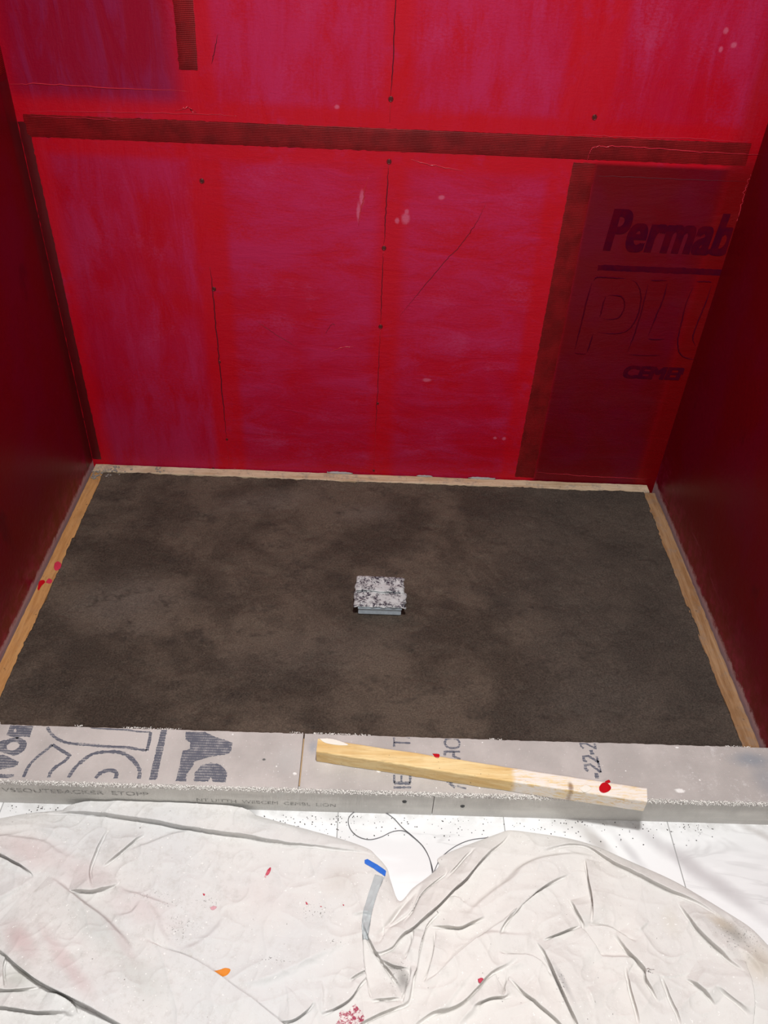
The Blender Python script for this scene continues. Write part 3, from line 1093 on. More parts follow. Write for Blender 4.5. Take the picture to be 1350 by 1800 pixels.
# big dark letters at the left end, then the outlined ones, the bar and the two dark letters
ink_poly(Z5([(80, 92), (265, 97), (235, 182), (165, 178), (135, 196), (52, 165)]), tb_l, hole=Z5([(108, 128), (124, 114), (132, 134), (116, 150)]))
ink_poly(Z5([(60, 200), (130, 184), (190, 204), (212, 240), (190, 290), (130, 328), (60, 318), (0, 300), (-60, 270), (-20, 225)]), tb_l, hole=Z5([(52, 250), (90, 225), (130, 225), (155, 245), (140, 270), (100, 290), (60, 280)]), smooth=True)
ink_poly(Z5([(-90, 330), (20, 322), (60, 335), (150, 380), (140, 405), (80, 425), (0, 440), (-90, 450)]), tb_l)
ink_poly(Z5([(-90, 475), (110, 480), (108, 498), (60, 508), (-90, 508)]), tb_l)
ink_stroke(Z5([(375, 105), (400, 150), (450, 195), (540, 230), (700, 245), (850, 258), (1000, 265), (1080, 278), (1160, 290)]), 4.6, tb_l)
ink_stroke(Z5([(1162, 290), (1180, 220), (1192, 145)]), 5, tb_l)
ink_stroke(Z5([(1190, 142), (1100, 140), (1000, 127), (900, 122), (720, 110)]), 3, tb_l)
ink_stroke(Z5([(185, 500), (230, 410), (290, 345), (360, 290), (415, 243)]), 5, tb_l)
ink_stroke(Z5([(415, 243), (480, 285), (555, 330), (510, 375), (440, 420), (400, 460), (385, 505)]), 5, tb_l, smooth=False)
ink_stroke(Z5([(540, 505), (590, 430), (660, 365), (740, 315), (850, 300), (950, 305), (1030, 345), (1080, 400), (1105, 450), (1100, 512)]), 5.5, tb_l)
ink_stroke(Z5([(755, 508), (800, 465), (870, 445), (920, 465), (915, 510)]), 5.5, tb_l)
ink_poly(Z5([(1275, 118), (1325, 122), (1240, 520), (1180, 520)]), tb_l, 'printed_bar')
ink_poly(Z6([(335, 72), (480, 74), (560, 110), (690, 155), (680, 220), (640, 245), (540, 260), (480, 275), (400, 300), (390, 330), (340, 400), (335, 452), (255, 448), (290, 330), (290, 290), (310, 215), (350, 210), (370, 200), (365, 150), (330, 130)]), tb_l)
ink_poly(Z6([(395, 452), (400, 390), (450, 330), (530, 308), (600, 325), (650, 380), (640, 458), (590, 458), (540, 455), (525, 415), (505, 452)]), tb_l)
# small stencil characters on the right board
ink_stroke(Z7([(220, 180), (221, 290)]), 3.2, tb_r, smooth=False)
ink_stroke(Z7([(222, 236), (415, 245)]), 3.4, tb_r, smooth=False)
ink_stroke(Z7([(362, 172), (408, 184)]), 2.6, tb_r, smooth=False)
ink_stroke(Z7([(820, 250), (840, 200), (900, 190), (960, 196), (995, 235), (985, 290), (930, 305), (860, 295), (820, 250)]), 3.6, tb_r)
ink_stroke(Z7([(820, 395), (825, 345), (1003, 345)]), 4, tb_r, smooth=False)
ink_stroke(Z7([(930, 350), (925, 400), (975, 425), (1010, 430)]), 3.6, tb_r, smooth=False)
ink_stroke(Z7([(222, 620), (222, 720)]), 3.4, tb_r, smooth=False)
ink_stroke(Z7([(222, 718), (415, 722)]), 5, tb_r, smooth=False)
ink_stroke(Z7([(412, 622), (412, 720)]), 3.6, tb_r, smooth=False)
ink_stroke(Z7([(308, 630), (308, 705)]), 2.8, tb_r, smooth=False)
ink_stroke(Z7([(215, 772), (425, 772)]), 3.4, tb_r, smooth=False)
ink_stroke(Z7([(840, 700), (930, 690), (880, 730), (945, 770)]), 4.2, tb_r, smooth=False)
ink_stroke(Z7([(965, 755), (1075, 785)]), 3, tb_r, smooth=False)
def Z9(L): return [(x / 13.5 + 1000, y / 13.5 + 1290) for x, y in L]
ink_stroke(Z9([(350, 345), (290, 300), (270, 225), (400, 222), (470, 265), (640, 350), (600, 200)]), 3.6, tb_r, smooth=False)
ink_stroke(Z9([(520, 385), (560, 490)]), 5.5, tb_r, smooth=False)
ink_stroke(Z9([(430, 665), (360, 640), (340, 540), (460, 525), (650, 640), (705, 680)]), 4, tb_r, smooth=False)
ink_stroke(Z9([(660, 540), (690, 640), (725, 805)]), 3.4, tb_r, smooth=False)
ink_stroke(Z9([(460, 880), (400, 840), (378, 745), (510, 728), (690, 860), (755, 915)]), 4.4, tb_r, smooth=False)
ink_stroke(Z9([(742, 820), (762, 915)]), 2.6, tb_r, smooth=False)
ink_stroke(Z9([(648, 930), (668, 1060)]), 6, tb_r, smooth=False)


# dotted lettering on the face boards
def face_text(body, px, py, h, px2, py2, parent):
    a = at(px, py, 1, YF); b = at(px2, py2, 1, YF)
    ang = math.atan2(b.z - a.z, b.x - a.x)
    M = Matrix.Translation((a.x, YF - .0003, a.z)) @ Matrix.Rotation(math.pi / 2, 4, 'X') @ Matrix.Rotation(0, 4, 'Z')
    o = font_mesh('printed_text', body, h, M_face_ink, parent, M, bold=-.0000, sx=1.0)
    w = max(v.co.x for v in o.data.vertices) - a.x
    s = (b.x - a.x) / w
    for v in o.data.vertices:
        v.co.x = a.x + (v.co.x - a.x) * s
        v.co.z += math.tan(ang) * (v.co.x - a.x)
    o.location = (0, 0, 0)
    return o


t = NT('face_ink')
M_face_ink = t.done(t.mix(t.ramp(t.noise(260, 3, .7), .45, .58), (.20, .195, .18), (.50, .49, .46)), .8)
face_text('VSEQUTEBACKER  ETOPP', 5, 1391, .016, 262, 1399, fb_l)
face_text('NT UITTH  WEBCEM  CEMBL  LION', 345, 1408, .013, 590, 1418, fb_l)

for px, py, par in ((711, 1409, fb_l), (813, 1417, fb_r)):
    p = at(px, py, 1, YF)
    bm = bmesh.new()
    bmesh.ops.create_cone(bm, cap_ends=True, segments=14, radius1=.0042, radius2=.0034, depth=.0012, matrix=Matrix.Translation((p.x, YF - .0005, p.z)) @ Matrix.Rotation(math.pi / 2, 4, 'X'))
    bmesh.ops.create_cone(bm, cap_ends=True, segments=6, radius1=.0018, radius2=.0012, depth=.0012, matrix=Matrix.Translation((p.x, YF - .0011, p.z)) @ Matrix.Rotation(math.pi / 2, 4, 'X'))
    bm_obj('screw', bm, flat('screw_dark', (.06, .06, .06), .4, .6), par)


# ------------------------------------------------------------------ drain under its tape
def drain():
    e = empty('shower_drain', (.775, -.466, -.006))
    tag(e, 'square shower drain covered with two strips of black-smeared silver tape', 'drain')
    zt = .021
    P = lambda px, py, z=zt: at(px, py, 2, z)
    x0, x1 = P(626, 1060).x + .004, P(709, 1060).x - .003
    y0, y1 = P(668, 1066).y + .001, P(668, 1016).y - .002
    mp_ = flat('white_plastic', (.50, .58, .64), .35, 0, .3, 120)
    bm = bmesh.new()
    box(bm, x0 + .001, x1 - .001, y0, y1, -.0065, .0105, .002)
    bm_obj('drain_base', bm, mp_, e)
    bm = bmesh.new()
    box(bm, x0, x1, y0 - .002, y1, .0112, .0165, .0015)
    bm_obj('grate_frame', bm, mp_, e)
    bm = bmesh.new()
    box(bm, x0 + .004, x1 - .004, y0 + .003, y1 - .004, .0165, .0185, .001)
    bm_obj('grate', bm, flat('steel_grate', (.4, .41, .43), .35, .8, .1), e)
    t = NT('silver_tape')
    n1 = t.ramp(t.noise(110, 6, .85, dist=1.2), .46, .53)
    n2 = t.ramp(t.noise(44, 5, .7), .43, .53)
    col = t.mix(t.math('MULTIPLY', n1, n2), t.mix(t.noise(40, 3), (.44, .465, .47), (.58, .60, .60)), (.016, .016, .032))
    mt = t.done(col, .42, t.bump(t.noise(120, 4), .5, .001), .5)
    ya, ym, yb = P(660, 1015).y, P(660, 1041).y, P(660, 1067).y

    def strip(a, b, y0_, y1_, z, skew, seed, droop):
        m = 40; n = 20
        vs = []; fs = []
        for j in range(n + 1):
            for i in range(m + 1):
                u, v = i / m, j / n
                xe0 = a + vnoise(np.array([v * .05]), np.array([seed]), .008, seed)[0] * .0025
                xe1 = b + vnoise(np.array([v * .05]), np.array([seed + 4.]), .008, seed + 1)[0] * .004
                x = xe0 + (xe1 - xe0) * u
                y = y0_ + (y1_ - y0_) * v + skew * (u - .5) + (vnoise(np.array([u * .1]), np.array([seed + 7.]), .01, seed + 2)[0] * .0012 if j in (0, n) else 0)
                zz = z + vnoise(np.array([x]), np.array([y]), .014, seed)[0] * .0012 + vnoise(np.array([x]), np.array([y]), .005, seed + 3)[0] * .0006
                over = max(x0 - x, x - x1, 0)
                zz -= over * .5
                vs.append((x, y, zz + (droop * (1 - v) ** 6)))
        for j in range(n):
            for i in range(m):
                q = j * (m + 1) + i
                fs.append([q, q + 1, q + m + 2, q + m + 1])
        o = mesh_obj('tape_strip', vs, fs, mt, e, True)
        s = o.modifiers.new('thickness', 'SOLIDIFY'); s.thickness = .0007; s.offset = -1
        return o
    a, b = P(624, 1055).x, P(713, 1055).x
    s1 = strip(a - .002, b + .001, yb, ym + .004, .0215, -.001, 5, -.001)
    s2 = strip(a - .001, b - .002, ym, ya, .0245, -.003, 15, 0)
    s1['label'] = 'front strip, smeared black'
    s2['label'] = 'rear strip with a torn right end'


drain()


# ------------------------------------------------------------------ the stick on the curb
def stick():
    zt = .1005
    A = at(559, 1297, 2, zt); B = at(1137, 1385, 2, zt)     # far top edge
    Cn = at(556, 1321, 2, zt); D = at(1138, 1409, 2, zt)    # near top edge
    z0 = CT + .0012
    mw, t = wood('stick_wood', (.80, .62, .32), (.68, .45, .18), 'x', white=(at(905, 1360, 2, zt).x, 0), gscale=1.0,
                 knots=[(at(1003, 1383, 2, zt).x, at(1003, 1383, 2, zt).y, .006, .011)])
    ax = empty('wood_stick', ((A.x + D.x) / 2, (A.y + D.y) / 2, z0))
    tag(ax, 'short length of light lumber lying askew on top of the curb', 'wood stick')
    o = plank('lumber_length', ((Cn.x, Cn.y), (D.x, D.y)), ((A.x, A.y), (B.x, B.y)), z0, zt, mw, 90, .0005, .0022, seed=81, parent=ax)
    # painted white butt end and dabs
    M_wp = flat('white_primer', (.80, .76, .68), .6, 0, .1)
    for nm, pts, m in (('red_dab', [(760, 1325), (772, 1326), (771, 1332), (765, 1331)], M_redpaint),
                       ('red_dab', [(1053, 1384), (1058, 1377), (1066, 1376), (1074, 1384), (1070, 1391), (1060, 1394), (1054, 1390)], M_redpaint),
                       ('red_dab', [(1063, 1374), (1070, 1371), (1073, 1375), (1067, 1377)], M_redpaint),
                       ('white_paint_dab', [(561, 1298), (585, 1299), (612, 1309), (596, 1310), (572, 1306)], M_wp),
                       ('white_paint_dab', [(1018, 1386), (1030, 1380), (1040, 1386), (1028, 1393)], M_wp)):
        q = dab(nm, pts, zt + .0002, m, ax)
    return ax


stick()


# ------------------------------------------------------------------ drop cloth
def fl(pts, z=.008):
    return [tuple(at(px, py, 2, z)[:2]) for px, py in pts]


# (line of the fold, height mm, width mm on the sharp side, width mm on the soft side, sharp side r/l of travel)
FOLDS = [
 ([(60,1426),(120,1428),(160,1431),(210,1437),(280,1449),(350,1461),(430,1471),(500,1482),(570,1489),(640,1495),(672,1500)], 14, 2.2, 60, 'r'),
 ([(-40,1448),(0,1452),(65,1452),(117,1473),(150,1480)], 4, 6, 14, 'r'),
 ([(-40,1472),(0,1475),(72,1482),(104,1504),(140,1514)], 5, 5, 20, 'l'),
 ([(-40,1490),(0,1504),(26,1517),(52,1531),(61,1541)], 12, 1.5, 16, 'r'),
 ([(61,1541),(39,1558),(0,1580),(-30,1596)], 5, 4, 25, 'l'),
 ([(83,1543),(111,1564),(145,1592),(176,1614),(202,1640),(233,1676)], 11, 4, 45, 'l'),
 ([(254,1655),(280,1668),(345,1694),(404,1734),(451,1768),(492,1798),(530,1830)], 10, 3, 45, 'l'),
 ([(-30,1650),(6,1676),(39,1707),(73,1733),(104,1751),(140,1767),(181,1787),(215,1804),(260,1830)], 22, 1.5, 55, 'r'),
 ([(-40,1765),(0,1771),(30,1776),(60,1781),(95,1783),(132,1784)], 12, 1.2, 22, 'r'),
 ([(-40,1742),(0,1743),(35,1743),(75,1733)], 8, 1.5, 14, 'r'),
 ([(134,1784),(132,1772),(110,1758),(85,1748)], 8, 1.5, 12, 'r'),
 ([(10,1676),(6,1705),(12,1738)], 7, 2, 12, 'l'),
 ([(254,1464),(228,1486),(205,1504),(179,1520)], 8, 1.5, 14, 'l'),
 ([(187,1455),(171,1488),(158,1520),(156,1540),(161,1562)], 6, 3, 16, 'l'),
 ([(120,1566),(161,1568),(192,1559),(206,1552)], 11, 1.2, 14, 'r'),
 ([(350,1455),(321,1465),(285,1476),(254,1489),(215,1501)], 5, 5, 22, 'r'),
 ([(207,1556),(220,1569),(260,1582),(306,1597)], 5, 4, 14, 'l'),
 ([(254,1580),(270,1611),(285,1647),(306,1671)], 4, 6, 14, 'l'),
 ([(404,1600),(382,1634),(357,1656),(332,1670),(300,1676)], 4, 6, 16, 'r'),
 ([(250,1585),(235,1605),(215,1612),(200,1610)], 4, 4, 12, 'r'),
 ([(401,1729),(451,1724),(482,1715),(507,1703),(544,1686),(581,1667),(612,1656)], 6, 6, 20, 'r'),
 ([(488,1794),(513,1794),(538,1777),(551,1760)], 8, 1.5, 20, 'r'),
 ([(563,1781),(594,1770),(619,1752),(640,1716)], 9, 1.5, 20, 'r'),
 ([(563,1780),(566,1752),(563,1724)], 4, 3, 12, 'r'),
 ([(634,1619),(636,1656),(639,1703),(650,1758)], 8, 1.5, 12, 'l'),
 ([(640,1622),(650,1650),(665,1678),(687,1709),(709,1737)], 7, 3, 16, 'r'),
 ([(612,1724),(640,1707)], 5, 2, 8, 'r'),
 ([(652,1756),(680,1755),(704,1751)], 5, 2, 12, 'r'),
 ([(615,1812),(631,1800),(665,1781),(702,1767),(720,1756)], 7, 3, 20, 'r'),
 ([(618,1607),(640,1604),(656,1607)], 4, 2, 8, 'r'),
 # the rolled edge between the two halves
 ([(896,1459),(883,1479),(859,1500),(841,1520),(820,1546),(794,1570),(769,1596),(745,1616),(727,1633),(706,1646),(697,1656),(688,1668),(670,1675),(657,1668),(652,1655)], 15, 1.5, 17, 'l'),
 ([(652,1655),(653,1621),(662,1585),(674,1550),(680,1530)], 11, 1.5, 12, 'l'),
 ([(664,1647),(686,1621),(704,1596),(724,1573),(745,1550)], -9, 3, 4, 'l'),
 ([(673,1649),(683,1632),(701,1619),(717,1606),(724,1590),(732,1570),(743,1551)], -6, 2, 4, 'l'),
 ([(781,1523),(779,1539),(756,1557),(737,1575),(724,1601),(704,1624)], 6, 1.5, 9, 'l'),
 ([(833,1487),(815,1507),(797,1528),(779,1544)], 5, 3, 9, 'l'),
 ([(791,1576),(803,1581),(815,1587)], 5, 1.5, 8, 'l'),
 ([(950,1519),(921,1529),(901,1549),(872,1567),(849,1585),(826,1609),(807,1627)], 6, 5, 22, 'r'),
 ([(758,1625),(781,1629),(807,1631),(828,1623),(851,1611)], 9, 1.4, 14, 'r'),
 ([(950,1564),(924,1585),(898,1606),(872,1630),(840,1655),(812,1678),(790,1697),(765,1720),(748,1729)], 10, 2, 24, 'r'),
 ([(919,1595),(898,1621),(875,1649)], 6, 2, 12, 'l'),
 ([(768,1637),(763,1677),(755,1707),(747,1728)], 8, 1.5, 12, 'r'),
 ([(728,1634),(723,1660),(713,1690)], 7, 1.5, 12, 'r'),
 ([(773,1600),(749,1627),(741,1659),(733,1693),(728,1725),(720,1755),(706,1764)], 8, 2, 12, 'l'),
 ([(720,1700),(716,1728),(708,1762)], 6, 1.5, 8, 'r'),
 ([(672,1683),(693,1699),(717,1704)], 7, 2, 14, 'r'),
 ([(747,1735),(773,1711),(805,1687),(843,1663),(875,1650),(933,1648)], 7, 4, 34, 'l'),
 ([(715,1806),(725,1800),(760,1779),(787,1773),(811,1763),(837,1739),(853,1720),(869,1707),(907,1688)], 8, 3, 16, 'r'),
 ([(837,1701),(820,1722),(800,1745),(773,1771),(728,1800)], 4, 3, 12, 'l'),
 ([(875,1681),(907,1683),(933,1685),(955,1699),(968,1720)], 7, 3, 14, 'l'),
 ([(943,1655),(957,1677),(971,1709),(984,1739),(1000,1776),(1014,1800),(1030,1835)], 15, 1.6, 30, 'r'),
 ([(896,1717),(920,1744),(949,1768),(987,1801),(1010,1825)], 9, 2, 20, 'r'),
 ([(896,1717),(890,1734),(886,1748)], 5, 1.5, 8, 'r'),
 ([(829,1771),(859,1757),(886,1752),(897,1745)], 8, 1.5, 14, 'r'),
 ([(843,1739),(832,1771),(800,1802)], 6, 4, 16, 'l'),
 ([(953,1494),(995,1484),(1026,1485),(1047,1496),(1075,1515),(1106,1532),(1145,1551),(1179,1567),(1204,1576),(1235,1590),(1273,1614)], 12, 2.5, 15, 'r'),
 ([(880,1562),(915,1530),(950,1514),(995,1505),(1030,1506),(1054,1510)], 7, 5, 30, 'l'),
 ([(1030,1511),(1033,1544),(1040,1579),(1043,1624)], 12, 1.4, 26, 'r'),
 ([(1004,1581),(1016,1607),(1030,1630)], 9, 1.3, 20, 'r'),
 ([(1000,1536),(964,1555),(932,1579),(901,1607),(880,1624),(868,1634)], 8, 2, 20, 'l'),
 ([(1194,1585),(1216,1624),(1241,1652),(1272,1680),(1303,1710)], 12, 1.8, 22, 'r'),
 ([(953,1652),(983,1642),(1018,1626)], 8, 1.5, 14, 'r'),
 ([(1017,1627),(1036,1655),(1058,1684)], 8, 3, 14, 'l'),
 ([(1033,1629),(1070,1632),(1095,1646),(1116,1660)], 5, 3, 18, 'l'),
 ([(1079,1644),(1101,1671),(1120,1690),(1134,1707),(1136,1724),(1160,1759)], 13, 1.5, 24, 'r'),
 ([(1044,1682),(1075,1685),(1110,1686),(1123,1696)], 7, 4, 18, 'l'),
 ([(1104,1699),(1107,1727),(1117,1764),(1129,1802)], 8, 3, 14, 'r'),
 ([(1207,1718),(1232,1739),(1259,1766)], 10, 1.5, 20, 'r'),
 ([(1163,1714),(1179,1752),(1203,1804)], 6, 3, 14, 'r'),
 ([(1308,1690),(1316,1739),(1320,1770),(1322,1815)], 13, 1.6, 28, 'l'),
 ([(1257,1733),(1285,1758),(1314,1785)], 5, 3, 14, 'r'),
 ([(1297,1665),(1328,1693),(1346,1718)], 6, 4, 12, 'r'),
 ([(1030,1739),(1038,1756),(1045,1776)], 4, 3, 10, 'r'),
 ([(1140,1618),(1125,1632),(1118,1640)], 3, 3, 8, 'l'),
]
_F = []
for pts, A, ws, wd, side in FOLDS:
    P = catmull(fl(pts), 4)
    over = (A >= 5 and ws < 3.2)
    _F.append((P, A * .00115, max(ws, 2.1) * .001, wd * .0012, 1 if side == 'r' else -1, (min(.0075, .0030 + A * .00032) if over else 0.0), len(_F) == 0))


def fold_h(x, y, P, A, ws, wd, sgn, over, flap):
    """height of one fold, and how far its crest leans out over its sharp side"""
    h = np.zeros(x.shape); ox = np.zeros(x.shape); oy = np.zeros(x.shape)
    mg = 2.6 * max(ws, wd)
    m = (x > P[:, 0].min() - mg) & (x < P[:, 0].max() + mg) & (y > P[:, 1].min() - mg) & (y < P[:, 1].max() + mg)
    if not m.any(): return h, ox, oy
    X, Y = x[m], y[m]
    seg = np.diff(P, axis=0); L = np.hypot(seg[:, 0], seg[:, 1]); S0 = np.concatenate([[0], np.cumsum(L)]); T = S0[-1]
    best = np.full(X.shape, 1e9); sd = np.zeros(X.shape); tt = np.zeros(X.shape)
    tx = np.zeros(X.shape); ty = np.zeros(X.shape)
    for i in range(len(seg)):
        dx, dy = X - P[i, 0], Y - P[i, 1]
        t = np.clip((dx * seg[i, 0] + dy * seg[i, 1]) / (L[i] ** 2), 0, 1)
        ex, ey = dx - t * seg[i, 0], dy - t * seg[i, 1]
        d = np.hypot(ex, ey)
        cr = seg[i, 0] * dy - seg[i, 1] * dx          # >0: left of travel
        k = d < best
        best[k] = d[k]; sd[k] = cr[k]; tt[k] = S0[i] + t[k] * L[i]
        tx[k] = seg[i, 0] / L[i]; ty[k] = seg[i, 1] / L[i]
    sg = -sgn * np.sign(sd) * best                     # signed distance, positive on the sharp side
    u = tt / T
    if flap: fade = np.sin(np.pi * np.clip(u, 0, 1) ** .75) ** .9
    else: fade = (np.clip(u / .3, 0, 1) * np.clip((1 - u) / .3, 0, 1)) ** .8
    sg = sg + over * .75 * fade
    g = np.where(sg > 0, np.exp(-(np.abs(sg) / ws) ** 2), np.exp(-(np.abs(sg) / wd) ** 1.3))
    h[m] = A * g * fade
    if over:
        h[m] -= np.where(sg > 0, .0060 * np.exp(-((sg - ws * 1.9) / .0018) ** 2), 0) * fade
        q = over * g ** 1.5 * fade * np.where(sg < 0, np.exp(-(np.abs(sg) / .012) ** 2), 1)
        ox[m] = q * ty * sgn; oy[m] = -q * tx * sgn
    return h, ox, oy


def cloth_edge(x, y):
    best = np.full(x.shape, 1.0)
    n = len(cl_poly)
    for i in range(n):
        a = cl_poly[i]; b = cl_poly[(i + 1) % n]; d = b - a
        L = d @ d
        if L < 1e-12 or (a[1] > YF - .012 and b[1] > YF - .012): continue
        k = (x > min(a[0], b[0]) - .04) & (x < max(a[0], b[0]) + .04) & (y > min(a[1], b[1]) - .04) & (y < max(a[1], b[1]) + .04)
        if not k.any(): continue
        t = np.clip(((x[k] - a[0]) * d[0] + (y[k] - a[1]) * d[1]) / L, 0, 1)
        best[k] = np.minimum(best[k], np.hypot(x[k] - a[0] - t * d[0], y[k] - a[1] - t * d[1]))
    return best


def cloth_h(x, y):
    base = .0080 + vnoise(x, y, .09, 31) * .0020 + vnoise(x, y, .035, 32) * .0008
    wr = np.abs(vnoise(x + .3 * y, y, .022, 33)) * .0007 + vnoise(x * .6 + y, y - x * .3, .014, 36) * .0004
    rid = (1 - np.abs(vnoise(x + .4 * y, y - .3 * x, .055, 51))) ** 5 * .0026 + (1 - np.abs(vnoise(x - .5 * y, y + .2 * x, .030, 52))) ** 5 * .0013
    h = base + wr + rid
    ox = np.zeros(x.shape); oy = np.zeros(x.shape)
    for f in _F:
        a, b, c = fold_h(x, y, *f)
        h = h + a; ox = ox + b; oy = oy + c
    h = h + np.abs(vnoise(x, y, .008, 34)) * .00025
    hi = .045
    h = np.where(h > hi, hi + (h - hi) * .3, h)
    d = np.full(x.shape, 1.0)
    m = cloth_edge(x, y)
    h = .0022 + (np.maximum(h, .0016) - .0022) * (1 - np.exp(-m / .009))
    e = 1 - np.exp(-m / .006)
    X2 = x + ox * e; Y2 = np.minimum(y + oy * e, np.maximum(y, YF - .003))
    return FZ + np.maximum(h, .0016), X2, Y2


OUT = [(-70, 1462, 0), (-20, 1444, 0), (0, 1440, 0), (50, 1431, 0), (100, 1424, .004), (150, 1413, .010), (200, 1403, .016), (240, 1398, .019), (290, 1398, .019),
       (340, 1403, .018), (390, 1413, .015), (430, 1423, .012), (480, 1438, .009), (540, 1456, .006), (600, 1474, .004), (645, 1490, .004), (660, 1502, .004),
       (680, 1525, .004), (687, 1548, .004), (702, 1584, .003), (725, 1561, .004), (745, 1546, .004), (760, 1534, .004), (772, 1521, .004), (770, 1509, .002),
       (800, 1494, .002), (850, 1474, .004), (880, 1462, .006), (896, 1457, .007), (930, 1462, .004), (1000, 1473, .004), (1050, 1487, .005), (1110, 1512, .007),
       (1180, 1543, .007), (1230, 1572, .006), (1280, 1603, .005), (1320, 1630, .004), (1350, 1660, .004), (1400, 1712, .004), (1440, 1790, .004), (1470, 1900, 0), (-110, 1900, 0), (-90, 1700, 0)]
cl_poly = [tuple(at(px, py, 2, FZ + z)[:2]) for px, py, z in OUT]
cl_poly = [(x, min(y, YF - .003)) for x, y in cl_poly]
cl_poly = catmull(cl_poly + [cl_poly[0]], 5)[:-1]
cl_poly[:, 1] = np.minimum(cl_poly[:, 1], YF - .0028)


def cloth_mat():
    t = NT('canvas')
    X, Y, Z = t.xyz()
    big = t.noise(5, 4, .6)
    col = t.mix(t.ramp(big, .38, .64), (.705, .69, .67), (.665, .665, .66))
    col = t.mix(t.math('MULTIPLY', t.ramp(X, .62, .80), .5), col, (.725, .69, .65))
    for px, py, rx, ry, rot, c, a in ((60, 1500, .10, .03, -.3, (.62, .50, .49), .55), (40, 1660, .05, .02, -.7, (.56, .40, .40), .6), (120, 1700, .10, .014, -.75, (.58, .44, .44), .55),
                                      (215, 1660, .06, .010, -.8, (.58, .46, .46), .55), (250, 1600, .07, .03, -.3, (.64, .53, .52), .45), (140, 1540, .06, .03, 0, (.62, .52, .52), .4),
                                      (180, 1640, .10, .035, -.7, (.50, .52, .50), .5), (250, 1720, .06, .03, -.6, (.54, .55, .52), .5), (600, 1545, .04, .035, 0, (.58, .53, .49), .5),
                                      (470, 1570, .09, .05, 0, (.70, .64, .62), .4), (1290, 1640, .030, .020, -.7, (.30, .28, .25), .75), (1265, 1620, .03, .014, -.5, (.50, .42, .32), .6), (1335, 1690, .03, .04, -.9, (.52, .45, .36), .6),
                                      (708, 1725, .012, .018, .3, (.22, .21, .20), .75), (690, 1705, .02, .012, -.4, (.40, .38, .36), .5), (985, 1730, .006, .035, .4, (.34, .33, .33), .6), (1180, 1620, .02, .03, 0, (.62, .58, .50), .4),
                                      (30, 1720, .03, .02, 0, (.50, .50, .45), .5), (360, 1420, .1, .02, 0, (.76, .74, .72), .3)):
        p = at(px, py, 2, .008)
        col = t.mix(t.math('MULTIPLY', t.ellipse((p.x, p.y, 0), (rx, ry, 5), .95, rot, .9, 26), a), col, c)
    # mottled grime on the left fold, fine weave, splatter
    mott = t.math('MULTIPLY', t.ramp(t.noise(75, 5, .8), .50, .64), t.math('SUBTRACT', 1.0, t.ramp(X, .50, .66)))
    col = t.mix(t.math('MULTIPLY', mott, .30), col, (.50, .48, .45))
    mott2 = t.ramp(t.noise(40, 6, .8), .50, .70)
    col = t.mix(t.math('MULTIPLY', mott2, .24), col, (.47, .43, .39))
    wsp = t.ramp(t.noise(210, 2, .5), .70, .72)
    col = t.mix(t.math('MULTIPLY', wsp, .8), col, (.86, .85, .83))
    zone = None
    for px, py, rx, ry in ((320, 1630, .03, .03), (265, 1575, .04, .012), (365, 1585, .03, .012), (550, 1600, .04, .02), (590, 1655, .03, .008), (300, 1590, .03, .01), (700, 1715, .025, .03), (480, 1690, .04, .01), (985, 1735, .01, .03), (1300, 1650, .05, .04)):
        p = at(px, py, 2, .008)
        e = t.ellipse((p.x, p.y, 0), (rx, ry, 5), .9)
        zone = e if zone is None else t.math('MAXIMUM', zone, e)
    bsp = t.math('MULTIPLY', zone, t.ramp(t.noise(330, 3, .6), .62, .66))
    col = t.mix(t.math('MULTIPLY', bsp, .9), col, (.12, .11, .10))
    bsp2 = t.ramp(t.noise(170, 2, .5, loc=(3, 1, 0)), .755, .775)
    col = t.mix(t.math('MULTIPLY', bsp2, .7), col, (.22, .20, .19))
    wv = t.noise(900, 2, .5)
    nb = t.bump(t.noise(60, 5, .65), .45, .0022)
    nb = t.bump(wv, .25, .0003, nb)
    return t.done(col, .9, nb, .15)


cloth = sheet('drop_cloth', cl_poly, .00115, cloth_h, cloth_mat(), None, .0011)
tag(cloth, 'crumpled off-white canvas drop cloth splattered with paint on the tile floor', 'drop cloth')




def decal(name, pts, mat, parent=cloth, off=.0004, z=.008, thick=.0003, res=.0012, smooth=True, rag=0.0):
    return sheet(name, pxpoly(pts, z, smooth, rag), res, cloth_h, mat, parent, thick, off + thick)


M_orange = flat('orange_paint', (.72, .23, .010), .5, 0, .1)
M_crim = flat('crimson_paint', (.50, .03, .07), .5, 0, .3, 200)
M_pinkp = flat('pale_pink_paint', (.66, .36, .40), .6, 0, .2, 200)
decal('paint_spot', [(370, 1705), (378, 1706), (387, 1704), (396, 1701), (405, 1704), (401, 1712), (394, 1716), (386, 1716), (378, 1711)], M_orange)
decal('paint_spot', [(466, 1536), (471, 1527), (476, 1524), (475, 1531), (470, 1537)], M_crim)
decal('paint_spot', [(464, 1539), (468, 1535), (467, 1541)], M_pinkp)
decal('paint_spot', [(356, 1569), (360, 1570), (359, 1573), (357, 1572)], M_crim)
decal('paint_spot', [(369, 1594), (375, 1591), (381, 1593), (376, 1598), (371, 1598)], M_pinkp)
decal('paint_spot', [(537, 1583), (540, 1586), (541, 1589), (538, 1588)], M_crim)
decal('paint_spot', [(602, 1589), (605, 1590), (604, 1592)], M_crim)
decal('paint_spot', [(562, 1592), (566, 1593), (564, 1594)], M_crim)
decal('paint_spot', [(834, 1726), (840, 1723), (844, 1727), (841, 1732), (835, 1731)], M_crim, off=.0022)
t = NT('torn_red_print')
M_patch = t.done(t.mix(t.ramp(t.noise(140, 4, .8), .46, .56), (.74, .68, .66), (.36, .045, .09)), .6)
